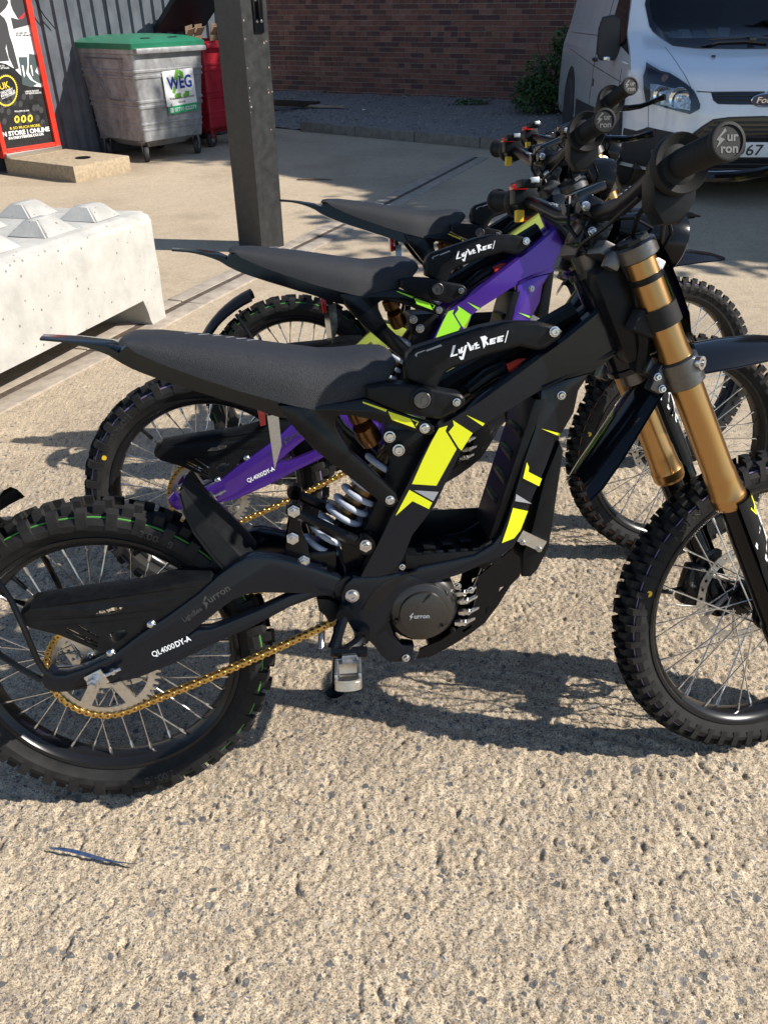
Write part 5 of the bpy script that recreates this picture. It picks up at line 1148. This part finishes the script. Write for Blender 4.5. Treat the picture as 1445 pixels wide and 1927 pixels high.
# litter on the gravel
lt = gg(532, 199, .11); ml_ = thing('steel_grating', 'rusty steel grating lying flat on the gravel beside the post', 'grating', G(lt.x, lt.y, .13, wa)); rust = mat('rusty_steel', (.07, .045, .032), .8, .3, var=.4, vscale=30)
for k in range(7): m_ = MB(); m_.box((0, -.24 + k * .08, .02), (1.05, .018, .03)); part('bar', m_, rust, ml_)
for s in (-.5, .5): m_ = MB(); m_.box((s, 0, .02), (.02, .52, .035)); part('end_bar', m_, rust, ml_)
pb_ = gg(560, 203, .1); pk = thing('timber_plank', 'weathered pale timber plank lying on the gravel by the grating', 'plank', G(pb_.x, pb_.y, .12, wa + .12)); m_ = MB(); m_.box((0, 0, .012), (1.5, .09, .024), bev=.004); part('board', m_, mat('pale_timber', (.42, .32, .22), .8, var=.25, vscale=8), pk)
lp_ = gg(685, 212, .1); cup = thing('paper_scrap', 'small white scrap of paper lying on the gravel', 'litter', G(lp_.x, lp_.y, .135)); m_ = MB(); m_.prism([(-.03, -.02, 0), (.03, -.025, .008), (.035, .02, .0), (-.02, .025, .012)], (0, 0, .002)); part('sheet', m_, white_m, cup)
tw = gg(590, 340); twg = thing('dry_twig', 'dry twig lying on the sunlit concrete behind the post', 'twig', G(tw.x, tw.y, .004)); m_ = MB(); m_.tube([(-.16, .02, .006), (-.05, -.02, .012), (.06, .0, .008), (.18, -.03, .005)], [.006, .008, .007, .003], 6); m_.tube([(-.03, -.015, .010), (.03, .05, .012)], [.005, .002], 5); part('stick', m_, mat('twig_bark', (.12, .085, .05), .9), twg)
# foil strip on the concrete in front
s0_, s1_ = gnd(96, 1601), gnd(262, 1633); fo = thing('packaging_strip', 'shiny blue strip of packaging lying on the concrete in front', 'litter', Matrix.Translation(s0_)); m_ = MB(); dd = s1_ - s0_; nn = Vector((-dd.y, dd.x, 0)).normalized(); rws = []
for k in range(14):
    t = k / 13; hw_ = .0030 * (1 - .5 * abs(2 * t - 1) ** 3); c_ = dd * t + Vector((0, 0, .008 + .004 * math.sin(t * 7))); tw_ = .5 * math.sin(t * 5.); rws.append([c_ - nn * hw_ + Vector((0, 0, -tw_ * .004)), c_ + Vector((0, 0, .0012)), c_ + nn * hw_ + Vector((0, 0, tw_ * .004))])
m_.grid(rws); part('strip', m_, mat('blue_foil', (.06, .15, .36), .16, .8, c2=(.34, .36, .38), vscale=70), fo, recalc=False)
# ---- plants ----------------------------------------------------------------------------------------
leaf_a = mat('leaf_dark', (.030, .075, .022), .55); leaf_b = mat('leaf_mid', (.050, .105, .028), .5); leaf_c = mat('leaf_pale', (.075, .13, .04), .5); bark = mat('bark', (.09, .065, .045), .9, var=.3, vscale=12)
def leaves(mb, n, centre, rad, size, fill=.35):
    for _ in range(n):
        while True:
            p = Vector((random.uniform(-1, 1), random.uniform(-1, 1), random.uniform(-1, 1)))
            if fill ** 2 < p.length_squared < 1: break
        nz = math.sin(p.x * 5.1 + 1) * math.cos(p.y * 4.3) * .18 + math.sin(p.z * 6 + p.x * 3) * .12
        p = p * (1 + nz); c_ = Vector(centre) + Vector((p.x * rad[0], p.y * rad[1], p.z * rad[2])); s = size * random.uniform(.6, 1.3)
        a = Vector((random.gauss(0, 1), random.gauss(0, 1), random.gauss(0, .6))).normalized(); b = a.cross(Vector((random.gauss(0, 1), random.gauss(0, 1), random.gauss(0, 1)))).normalized()
        mb.add([c_ - a * s, c_ - a * s * .1 + b * s * .42 - Vector((0, 0, s * .08)), c_ + a * s, c_ - a * s * .1 - b * s * .42 - Vector((0, 0, s * .08))], [(0, 1, 2, 3)], random.choices((0, 1, 2), (4, 4, 2))[0])
def bush(name, label, cat, base, blobs, n, size, hgt):
    r = thing(name, label, cat, G(base.x, base.y, .08)); m_ = MB()
    for k in range(7): a = random.uniform(0, 2 * PI); m_.tube([(0, 0, 0), (.12 * math.cos(a), .12 * math.sin(a), hgt * .4), (.3 * math.cos(a), .3 * math.sin(a), hgt * .8)], [.014, .010, .004], 6)
    part('stem', m_, bark, r); m_ = MB()
    for (c_, rd_) in blobs: leaves(m_, n, c_, rd_, size)
    part('foliage', m_, [leaf_a, leaf_b, leaf_c], r, ang=0, recalc=False); return r
random.seed(21); bs = gg(1020, 228)
bush('shrub', 'dark green leafy shrub between the brick wall and the white van', 'shrub', Vector((bs.x + .15, bs.y + .05, 0)), [((0, 0, .42), (.48, .40, .42)), ((.22, -.05, .80), (.36, .32, .36)), ((-.28, -.1, .28), (.34, .34, .26)), ((.5, 0, .55), (.4, .35, .5))], 900, .045, 1.1)
bs2 = gg(885, 212); bush('weed_clump', 'low green weed clump at the foot of the brick wall', 'weed', bs2, [((0, 0, .05), (.28, .12, .07))], 220, .03, .1)
# ---- off-frame wing and tree whose shade falls over the back of the yard ----------------------------
bwm = mat('wing_brick', (.20, .085, .065), .85, var=.2, vscale=20, bump=.3, bscale=60)
wing = thing('warehouse_wing', 'tall brick warehouse wing outside the frame to the right', 'building', Matrix())
foot = [(8.1, 11.8), (8.1, 5.95), (9.3, 4.66), (14.0, -.4), (20, 4), (16, 12)]
m_ = MB(); m_.prism([(x, y, -.2) for x, y in foot], (0, 0, 7.2)); part('wall', m_, bwm, wing)
m_ = MB(); m_.prism([(x, y, 7.0) for x, y in foot], (0, 0, .12), 0); part('roof', m_, kerb_m, wing)
for k in range(4):
    t = .15 + .22 * k; x, y = 9.3 + (14.0 - 9.3) * t, 4.66 + (-.4 - 4.66) * t; m_ = MB(); m_.box((x - .02, y - .02, 2.2), (1.1, .08, 1.3), Matrix.Rotation(math.atan2(-5.06, 4.7), 3, 'Z')); part('window', m_, black_gloss, wing)
tr_ = thing('yard_tree', 'leafy tree outside the frame beside the warehouse wing', 'tree', Matrix.Translation((8.0, 3.7, 0)))
m_ = MB(); m_.tube([(0, 0, 0), (.05, .05, 1.5), (.0, .1, 3.0), (.1, 0, 4.6)], [.17, .14, .11, .05], 10)
for k in range(7): a = k * 2.4; z = 2.2 + k * .3; m_.tube([(0, .05, z), (.6 * math.cos(a), .6 * math.sin(a), z + .5), (1.4 * math.cos(a), 1.4 * math.sin(a), z + .8)], [.06, .04, .015], 6)
part('trunk', m_, bark, tr_); m_ = MB(); random.seed(4)
for c_, rd_ in (((0, 0, 4.6), (1.5, 1.5, 1.1)), ((.7, .9, 4.0), (1.2, 1.2, .8)), ((-.6, 1.2, 4.2), (1.0, 1.0, .8)), ((.9, -.5, 3.8), (1.0, .9, .8)), ((-.4, 2.2, 4.6), (1.1, 1.1, .9))): leaves(m_, 1500, c_, rd_, .12)
part('crown', m_, [leaf_a, leaf_b, leaf_c], tr_, ang=0, recalc=False)
tr2 = thing('yard_tree', 'taller leafy tree outside the frame, nearer the brick wall', 'tree', Matrix.Translation((7.0, 7.3, .15)))
m_ = MB(); m_.tube([(0, 0, 0), (.05, .05, 2.5), (.0, .0, 5.0), (.1, 0, 6.6)], [.18, .15, .11, .05], 10); part('trunk', m_, bark, tr2); m_ = MB()
for c_, rd_ in (((0, -.1, 6.5), (.75, .75, .7)), ((.5, .5, 6.2), (.9, .9, .7)), ((.7, -.2, 5.7), (.8, .8, .7)), ((1.3, -.3, 7.1), (1.0, 1.0, .8)), ((1.5, .6, 7.4), (1.0, 1.0, .8))): leaves(m_, 1300, c_, rd_, .10)
part('crown', m_, [leaf_a, leaf_b, leaf_c], tr2, ang=0, recalc=False)
# ================================================================== VAN
VX, VY, VA = 4.043, 2.091, -0.154
Mv = G(VX, VY, 0.0, VA)
van = thing('delivery_van', 'white panel van parked nose-on in the shade behind the bikes', 'van', Mv)
v_paint = mat('white_van_paint', (.86, .87, .88), .2, coat=1., var=.03, vscale=3); v_trim = mat('dark_van_plastic', (.030, .031, .034), .5, bump=.1, bscale=300)
v_black = mat('van_gloss_black', (.010, .010, .012), .15, coat=.4); v_glass = glass('van_glass', (.42, .47, .48), .0); lens_g = glass('lamp_glass', (.92, .94, .95), .03)
lamp_silver = mat('lamp_silver', (.55, .56, .58), .3, .6, var=.6, vscale=45)
chrome = mat('chrome', (.75, .76, .78), .08, 1.); v_int = mat('van_interior', (.028, .028, .031), .8); amber = mat('amber_lens', (.36, .16, .13), .2, coat=.4); badge_b = mat('badge_blue', (.012, .025, .085), .15, coat=.6)
kw = [.22, .28, .40, .55, .70, .82, .91, .965, 1.0, 1.04, 1.09, 1.14, 1.18, 1.215, 1.27, 1.5, 1.8, 1.91, 1.96, 1.985]
kv = [.16, .06, .015, 0, .012, .045, .10, .17, .27, .42, .63, .83, 1.0, 1.11, 1.17, 1.40, 1.74, 1.92, 2.15, 2.7]
def smooth_interp(x, xs, ys):
    return sum(np.interp(x + d, xs, ys) for d in (-.024, -.012, 0, .012, .024)) / 5
def HW(w): return float(np.interp(w, [.2, .3, .45, .9, 1.0, 1.1, 1.2, 1.4, 1.6, 1.9, 2.0], [.93, .955, .965, .965, .955, .925, .895, .855, .82, .75, .71]))
def SF(u, w):
    h = HW(w); D = float(np.interp(w, [.2, .6, .9, 1.0, 1.1, 1.2, 1.5, 1.9], [.50, .52, .46, .36, .22, .16, .14, .14])); r = min(1, abs(u) / h)
    return Vector((u, float(smooth_interp(w, kw, kv)) + D * (.18 * r ** 2 + .82 * r ** 4.2), w))
def SS(v, w, s=-1): return Vector((s * HW(w), v, w))
def proj_van(p):
    q = np.array(Mv @ p); d = CR.T @ (q - CAM); return np.array([W / 2 + F * d[0] / d[1], H / 2 - F * d[2] / d[1]])
_front = [(u, w, proj_van(SF(u, w))) for u in np.linspace(-.96, .6, 40) for w in np.linspace(.24, 1.95, 60)]
_side = [(v, w, proj_van(SS(v, w))) for v in np.linspace(.5, 4.8, 60) for w in np.linspace(.24, 1.95, 60)]
def inv(px_, table, fn):
    t = np.array(px_, float); best = min(table, key=lambda e: (e[2][0] - t[0]) ** 2 + (e[2][1] - t[1]) ** 2); x = np.array(best[:2])
    for _ in range(8):
        f0 = proj_van(fn(*x)); e = 1e-3
        J = np.stack([(proj_van(fn(x[0] + e, x[1])) - f0) / e, (proj_van(fn(x[0], x[1] + e)) - f0) / e], 1)
        try: dx = np.linalg.solve(J.T @ J + 1e-2 * np.eye(2), J.T @ (t - f0))
        except Exception: break
        x = x + np.clip(dx, -.1, .1)
        if fn is SF: x[0] = max(-HW(x[1]) + .001, min(HW(x[1]), x[0]))
        x[1] = max(.22, min(1.98, x[1]))
    return tuple(x)
def fpx(pts): return [inv(p, _front, SF) for p in pts]
def spx(pts): return [inv(p, _side, SS) for p in pts]
def patch(poly, fn, off, step=.03, mirror=False):
    """polygon in surface coordinates, cut into small faces and laid on the body at height off"""
    b = bmesh.new(); vs = [b.verts.new((p[0], p[1], 0)) for p in poly]; b.faces.new(vs)
    x0, x1 = min(p[0] for p in poly), max(p[0] for p in poly); y0, y1 = min(p[1] for p in poly), max(p[1] for p in poly)
    for k in range(1, int((x1 - x0) / step) + 1): bmesh.ops.bisect_plane(b, geom=b.verts[:] + b.edges[:] + b.faces[:], plane_co=(x0 + k * step, 0, 0), plane_no=(1, 0, 0))
    for k in range(1, int((y1 - y0) / step) + 1): bmesh.ops.bisect_plane(b, geom=b.verts[:] + b.edges[:] + b.faces[:], plane_co=(0, y0 + k * step, 0), plane_no=(0, 1, 0))
    for v in b.verts:
        u, w = v.co.x, v.co.y; e = .004; p = fn(u, w); n = (fn(u + e, w) - fn(u - e, w)).cross(fn(u, w + e) - fn(u, w - e))
        if n.length > 1e-9: n.normalize()
        if fn is SF and n.y > 0: n = -n
        if fn is SS and n.x > 0: n = -n
        v.co = p + n * off
    b.normal_update(); tot = sum((f.normal * f.calc_area() for f in b.faces), Vector())
    if (fn is SF and tot.y > 0) or (fn is SS and tot.x > 0): bmesh.ops.reverse_faces(b, faces=b.faces[:])
    m_ = MB(); m_.bm(b)
    if mirror: m_.v = [(-p[0], p[1], p[2]) for p in m_.v]; m_.f = [tuple(reversed(f)) for f in m_.f]
    return m_
def vp(name, poly, fn, off, m, both=True, parent=None, step=.03):
    o = None
    for mi in ((False, True) if both else (False,)): o_ = part(name, patch(poly, fn, off, step, mi), m, parent or van, ang=40, recalc=False); o = o or o_
    return o
def sym(half): return half + [(-u, w) for u, w in reversed(half)]
# windscreen outline first: the shell is open behind it
scr = fpx([(1445, 92), (1380, 92), (1308, 91), (1265, 86), (1246, 74), (1228, 60), (1221, 50)]); scr_l = [(max(-.80, min(-.0, u)), w) for u, w in scr if u < 0]
scr_half = scr_l + [(-.745, 1.42), (-.70, 1.62), (-.655, 1.86), (-.60, 1.90)]
SCR = sym([(0, scr_l[0][1])] + scr_half)[1:-1] if False else scr_half + [(-u, w) for u, w in reversed(scr_half)]
def inpoly(x, y, P_):
    c = False; j = len(P_) - 1
    for i in range(len(P_)):
        if (P_[i][1] > y) != (P_[j][1] > y) and x < (P_[j][0] - P_[i][0]) * (y - P_[i][1]) / (P_[j][1] - P_[i][1]) + P_[i][0]: c = not c
        j = i
    return c
shell = MB(); ws = np.concatenate([np.linspace(.22, .95, 40), np.linspace(.96, 1.22, 50), np.linspace(1.235, 1.985, 45)]); rows = []; par = []
for w in ws:
    h = HW(w); r = []; pr_ = []; LV = 4.92 - .05 * max(0, (w - 1.4))
    e0 = SF(-h, w)
    for k in range(24): t = k / 24; r.append(Vector((-h, LV + (e0.y - LV) * t, w))); pr_.append((9, 9))
    for k in range(81):
        a = -1 + 2 * k / 80; a = math.copysign(abs(a) ** .8, a); r.append(SF(a * h, w)); pr_.append((a * h, w))
    for k in range(1, 25): t = k / 24; r.append(Vector((h, e0.y + (LV - e0.y) * t, w))); pr_.append((9, 9))
    rows.append(r); par.append(pr_)
k = len(rows[0]); vs = [p for r in rows for p in r]; fs = []
for i in range(len(rows) - 1):
    for j in range(k - 1):
        cu = sum(par[a][b][0] for a, b in ((i, j), (i, j + 1), (i + 1, j), (i + 1, j + 1))) / 4; cw = (ws[i] + ws[i + 1]) / 2
        if abs(cu) < 1 and inpoly(cu * 1.0, cw, SCR) and inpoly(cu * 1.02, cw - .012, SCR): continue
        fs.append((i * k + j, i * k + j + 1, (i + 1) * k + j + 1, (i + 1) * k + j))
shell.add(vs, fs); n_ = (len(rows) - 1) * k; shell.f.append(tuple(n_ + j for j in range(k))); shell.m.append(0)
shell.add([(-.93, 4.92, .22), (.93, 4.92, .22), (.78, 4.9, 1.985), (-.78, 4.9, 1.985)], [(0, 1, 2, 3)])
part('body', shell, v_paint, van, ang=40, recalc=False)
m_ = MB(); m_.box((0, 2.5, .27), (1.7, 4.2, .10)); part('underside', m_, v_trim, van)
# windscreen glass, black border, dash, papers
vp('windscreen', SCR, SF, .004, v_glass, False, step=.05)
inner_half = [(u * .965, w + .055) if w < 1.3 else (u * .95, min(w, 1.84)) for u, w in scr_half]; INN = inner_half + [(-u, w) for u, w in reversed(inner_half)]
n0 = len(SCR); m_ = MB()
for i in range(n0):
    a, b, c_, d_ = SCR[i], SCR[(i + 1) % n0], INN[(i + 1) % n0], INN[i]; sub = 6
    for k in range(sub):
        l = lambda p, q, t: (p[0] + (q[0] - p[0]) * t, p[1] + (q[1] - p[1]) * t); q4 = [l(a, b, k / sub), l(a, b, (k + 1) / sub), l(d_, c_, (k + 1) / sub), l(d_, c_, k / sub)]
        m_.add([SF(*p) + Vector((0, -.008, .003)) for p in q4], [(0, 1, 2, 3)])
part('windscreen_border', m_, v_black, van, ang=40, recalc=False)
m_ = MB(); m_.box((0, 1.75, 1.10), (1.5, .95, .12), bev=.03); part('dashboard', m_, v_int, van)
m_ = MB(); m_.box((0, 2.75, 1.2), (1.66, .05, 1.5)); part('bulkhead', m_, v_int, van)
for sx in (-.42, .42): m_ = MB(); m_.box((sx, 2.35, 1.25), (.46, .16, .75), bev=.06); m_.box((sx, 2.35, 1.68), (.24, .12, .16), bev=.04); part('seat_back', m_, v_int, van)
m_ = MB(); m_.lathe((-.42, 1.92, 1.22), (0, -.8, .6), [(0, .175), (.012, .19), (0, .205), (-.012, .19)], 28, closed=True); part('steering_wheel', m_, v_int, van)
for k, (x, y, a, mm) in enumerate(((-.52, 1.30, .3, white_m), (-.44, 1.28, -.2, mat('note_teal', (.25, .42, .45), .6)), (-.36, 1.29, .1, white_m), (-.24, 1.27, -.05, mat('note_blue', (.18, .30, .48), .6)), (-.12, 1.28, .15, mat('note_buff', (.55, .48, .30), .6)), (-.02, 1.30, -.3, white_m))):
    m_ = MB(); m_.box((x, y + .08, 1.185 + .004 * k), (.10, .13, .012), Matrix.Rotation(a, 3, 'Z') @ Matrix.Rotation(.3 + .1 * (k % 3), 3, 'X')); part('dash_paper', m_, mm, van)
# bonnet shut lines, headlamps, grille, bumper
def line_on(pts, fn, wd, m, name, off=.0012):
    m_ = MB(); P_ = []
    for a, b in zip(pts, pts[1:]):
        for k in range(8): P_.append((a[0] + (b[0] - a[0]) * k / 8, a[1] + (b[1] - a[1]) * k / 8))
    P_.append(pts[-1]); m_.tube([fn(*p) + Vector((0 if fn is SF else -off, -off if fn is SF else 0, 0)) for p in P_], wd, 6); o = part(name, m_, m, van)
    m2 = MB(); m2.v = [(-p[0], p[1], p[2]) for p in m_.v]; m2.f = [tuple(reversed(f)) for f in m_.f]; m2.m = list(m_.m); part(name, m2, m, van)
line_on(fpx([(1310, 172), (1336, 173.5), (1390, 173), (1438, 173)]), SF, .004, v_black, 'shut_line')
line_on(fpx([(1300, 167), (1280, 130), (1262, 103), (1250, 88)]), SF, .002, v_trim, 'bonnet_crease')
line_on(fpx([(1219, 192), (1219, 215), (1219, 239)]), SF, .002, v_trim, 'shut_line')
hlp = fpx([(1215, 118), (1230, 127), (1242, 134), (1259, 138), (1276, 148), (1292, 159), (1305, 171), (1312, 184), (1317, 197), (1316, 205), (1298, 215), (1259, 205), (1215, 192), (1211, 168), (1210, 143)])
for o_ in (False, True):
    hb = part('headlamp', patch(hlp, SF, .006, .02, o_), v_black, van, ang=50, recalc=False)
    sgn = -1 if o_ else 1
    for (cx, cy), rr in (((1243, 178), .062), ((1276, 184), .074)):
        c_ = SF(*inv((cx, cy), _front, SF)); c_ = Vector((c_.x * sgn, c_.y - .014, c_.z)); m_ = MB(); ax_ = Vector((-.25 * sgn, -1, .05)); m_.lathe(c_, ax_, [(-.004, 0), (-.003, rr * .25), (.002, rr * .62), (.010, rr * .92), (.012, rr), (.006, rr * 1.05), (-.01, rr * 1.05)], 24); m_.lathe(c_, ax_, [(0, rr * .28), (.014, rr * .26), (.018, 0)], 14); part('reflector_bowl', m_, chrome, hb, ang=20)
    c_ = SF(*inv((1250, 147), _front, SF)); c_ = Vector((c_.x * sgn, c_.y - .010, c_.z)); m_ = MB(); m_.lathe(c_, (-.3 * sgn, -1, .3), [(0, .030), (.006, .028), (.008, 0)], 16); part('indicator', m_, amber, hb)
    tray = patch(fpx([(1224, 158), (1240, 160), (1262, 166), (1286, 170), (1299, 190), (1298, 208), (1262, 202), (1224, 190)]), SF, .009, .02, o_); part('lamp_tray', tray, lamp_silver, hb, ang=30, recalc=False)
    part('lamp_glass', patch(hlp, SF, .030, .02, o_), lens_g, hb, ang=50, recalc=False)
ug = [p for p in fpx([(1438, 174.5), (1390, 174), (1337, 175), (1341, 189), (1350, 196), (1390, 197), (1438, 197)])]
UG = [(min(0, u), w) for u, w in ug]; vp('upper_grille', [(0, UG[0][1])] + UG[1:-1] + [(0, UG[-1][1])], SF, .003, v_black)
for vpx in (180, 188): line_on(fpx([(1342, vpx), (1390, vpx), (1436, vpx)]), SF, .006, v_trim, 'grille_bar', .006)
bd_ = SF(0, inv((1440, 188), _front, SF)[1]); m_ = MB(); el = lambda rx, rz, y: [Vector((rx * math.cos(t), y, bd_.z + rz * math.sin(t))) for t in np.linspace(0, 2 * PI, 33)[:-1]]
m_.loft([el(.115, .050, bd_.y + .01), el(.115, .050, bd_.y - .020), el(.108, .044, bd_.y - .024), el(.104, .040, bd_.y - .020)]); bo = part('badge', m_, chrome, van)
m_ = MB(); m_.loft([el(.106, .042, bd_.y - .018), el(.104, .040, bd_.y - .0212), el(.02, .01, bd_.y - .0216)]); part('badge_face', m_, badge_b, bo)
m_ = MB(); text_on(m_, 'Ford', (-.070, bd_.y - .0226, bd_.z - .020), (.070, bd_.y - .0226, bd_.z - .016), (0, 0, 1), .042, .01, 0, .25); part('badge_script', m_, chrome, bo, ang=0, recalc=False)
bump_p = fpx([(1436, 218), (1400, 219), (1370, 220), (1341, 224), (1319, 238), (1297, 254.5), (1262, 248), (1219, 239), (1198, 246)])
bump_l = [(min(0, u), w) for u, w in bump_p]; edge_w = bump_l[-1][1]
vp('lower_bumper', [(0, bump_l[0][1])] + bump_l[1:] + [(-HW(edge_w) + .002, edge_w + .005), (-HW(.5) + .002, .5), (-HW(.3) + .002, .26), (-.6, .245), (0, .245)], SF, .004, v_trim)
lg_p = fpx([(1436, 221), (1400, 222), (1371, 223), (1343, 227), (1322, 241), (1310, 256), (1330, 262), (1380, 266), (1436, 267)]); lgl = [(min(0, u), w) for u, w in lg_p]
vp('lower_grille', [(0, lgl[0][1])] + lgl[1:-1] + [(0, lgl[-1][1])], SF, .010, v_black)
for vpx, x0 in ((230, 1342), (239, 1330), (248, 1322), (257, 1318)): line_on(fpx([(x0, vpx), (1390, vpx), (1436, vpx)]), SF, .007, v_trim, 'grille_slat', .016)
lo_p = fpx([(1436, 300), (1330, 296), (1318, 318), (1340, 330), (1436, 334)]); lol = [(min(0, u), w) for u, w in lo_p]; vp('air_intake', [(0, lol[0][1])] + lol[1:-1] + [(0, lol[-1][1])], SF, .010, v_black)
for vpx in (308, 317, 326): line_on(fpx([(1335, vpx), (1390, vpx), (1436, vpx)]), SF, .006, v_trim, 'grille_slat', .016)
line_on(fpx([(1262, 330), (1330, 336), (1436, 338)]), SF, .010, v_trim, 'bumper_lip', .01)
for sgn in (1, -1):
    c_ = SF(*inv((1235, 289), _front, SF)); c_ = Vector((c_.x * sgn, c_.y, c_.z)); m_ = MB(); m_.lathe(c_, (-.5 * sgn, -1, 0), [(-.02, .05), (.010, .05), (.012, .044), (.006, .040)], 20); fo_ = part('fog_lamp_bezel', m_, v_black, van); m_ = MB(); m_.lathe(c_, (-.5 * sgn, -1, 0), [(.004, .040), (.010, .03), (.013, 0)], 18); part('fog_lamp', m_, chrome, fo_)
pz = inv((1440, 281), _front, SF)[1]; py = SF(0, pz).y - .02; m_ = MB(); m_.box((0, py, pz), (.52, .012, .111), bev=.002); po = part('number_plate', m_, white_m, van); m_ = MB(); text_on(m_, 'U67 L', (-.175, py - .0075, pz - .040), (.155, py - .0075, pz - .040), (0, 0, 1), .079, .01); part('plate_lettering', m_, ink, po, ang=0, recalc=False)
# wiper
wl = fpx([(1318, 90), (1350, 82), (1400, 80), (1440, 84)]); m_ = MB(); m_.tube([SF(*p) + Vector((0, -.02, .01)) for p in wl], .009, 6); m_.tube([SF(*p) + Vector((0, -.03, .022)) for p in fpx([(1330, 80), (1400, 76), (1440, 78)])], .006, 6); m_.box(SF(*fpx([(1412, 80)])[0]) + Vector((0, -.02, .02)), (.06, .03, .05), bev=.01); part('wiper', m_, v_black, van)
for p in ((1341, 107),): c_ = SF(*inv(p, _front, SF)); m_ = MB(); m_.box(c_ + Vector((0, -.006, .006)), (.03, .03, .016), bev=.005); part('washer_jet', m_, v_black, van)
# sides: window, door lines, handle, sill, wheels, mirror
edge = lambda w: SF(-HW(w), w).y
side_poly = [(edge(1.06) + .05, 1.06), (1.55, 1.13), (2.0, 1.21), (2.1, 1.30), (2.12, 1.62), (2.12, 1.84), (max(1.9, edge(1.84)) + .04, 1.84), (edge(1.6) + .05, 1.6), (edge(1.35) + .05, 1.35), (edge(1.2) + .05, 1.2)]
for o_ in (False, True): part('side_window', patch(side_poly, SS, .004, .06, o_), v_black, van, ang=40, recalc=False)
dx_ = spx([(1117, 123)])[0][0]
line_on([(dx_, 1.85), (dx_ - .01, 1.3), (dx_, .9), (dx_ + .02, .5), (dx_ - .05, .34)], SS, .0035, v_trim, 'door_line'); line_on([(.95, .95), (.93, .7), (1.0, .5)], SS, .003, v_trim, 'door_line')
line_on(spx([(1073, 92), (1117, 124), (1160, 150), (1200, 170)]), SS, .003, v_trim, 'crease_shade_line', .0005); line_on([(2.25, 1.80), (4.5, 1.78)], SS, .004, v_trim, 'slide_rail'); line_on([(2.25, 1.15), (4.6, 1.12)], SS, .003, v_trim, 'crease_shade_line')  # shading of the side creases drawn as thin dark tubes
hx, hz = spx([(1122, 112)])[0]
for sgn in (-1, 1): m_ = MB(); m_.box((sgn * (HW(hz) + .018), hx, hz), (.03, .16, .035), bev=.010); part('door_handle', m_, v_black, van)
kx, kz = spx([(1116, 155)])[0]; m_ = MB(); m_.box((-HW(kz) - .003, kx, kz), (.008, .05, .07), bev=.003); part('key_cover', m_, v_black, van)
vp('sill_panel', [(1.5, .30), (3.3, .30), (3.3, .50), (1.5, .55)], SS, .010, v_trim, True, step=.2)
for vv in (.97, 3.90):
    vp('wheel_arch', [(vv + .43 * math.cos(t), .36 + .43 * math.sin(t)) if math.sin(t) > -.3 else (vv + .43 * math.cos(t), .235) for t in np.linspace(-.3, PI + .3, 22)], SS, .006, v_trim, True, step=.2)
    for sgn in (-1, 1):
        m_ = MB(); m_.lathe((sgn * .78, vv, .335), (sgn, 0, 0), [(0, .21), (0, .31), (.02, .335), (.19, .335), (.205, .31), (.205, .215)], 36); wo_ = part('wheel', m_, tyre_g, van); m_ = MB(); m_.lathe((sgn * .78, vv, .335), (sgn, 0, 0), [(.10, .215), (.19, .212), (.195, .19), (.17, .16), (.185, .06), (.18, 0)], 24); part('wheel_trim', m_, alu, wo_)
for sgn in (-1, 1):
    mc = SS(*spx([(1172, 78)])[0]); m_ = MB(); y0, z0 = mc.y, mc.z
    a0 = Vector((mc.x + .09, y0, z0)); m_.prism([a0 + Vector((-.10, .0, -.10)), a0 + Vector((-.115, .0, .06)), a0 + Vector((-.13, 0, .17)), a0 + Vector((-.20, 0, .205)), a0 + Vector((-.285, 0, .19)), a0 + Vector((-.31, 0, .10)), a0 + Vector((-.305, 0, -.09)), a0 + Vector((-.27, 0, -.15)), a0 + Vector((-.15, 0, -.15))], (0, .12, 0), .028, seg=3)
    m_.box(a0 + Vector((-.06, .05, -.08)), (.12, .09, .07), bev=.02)
    if sgn > 0: m_.v = [(-p[0], p[1], p[2]) for p in m_.v]; m_.f = [tuple(reversed(f)) for f in m_.f]
    mo_ = part('mirror', m_, v_trim, van); m_ = MB(); m_.box((-sgn * (a0.x - .22) if sgn > 0 else a0.x - .22, a0.y - .004, a0.z - .135), (.06, .03, .035), bev=.008); part('mirror_indicator', m_, chrome, mo_)
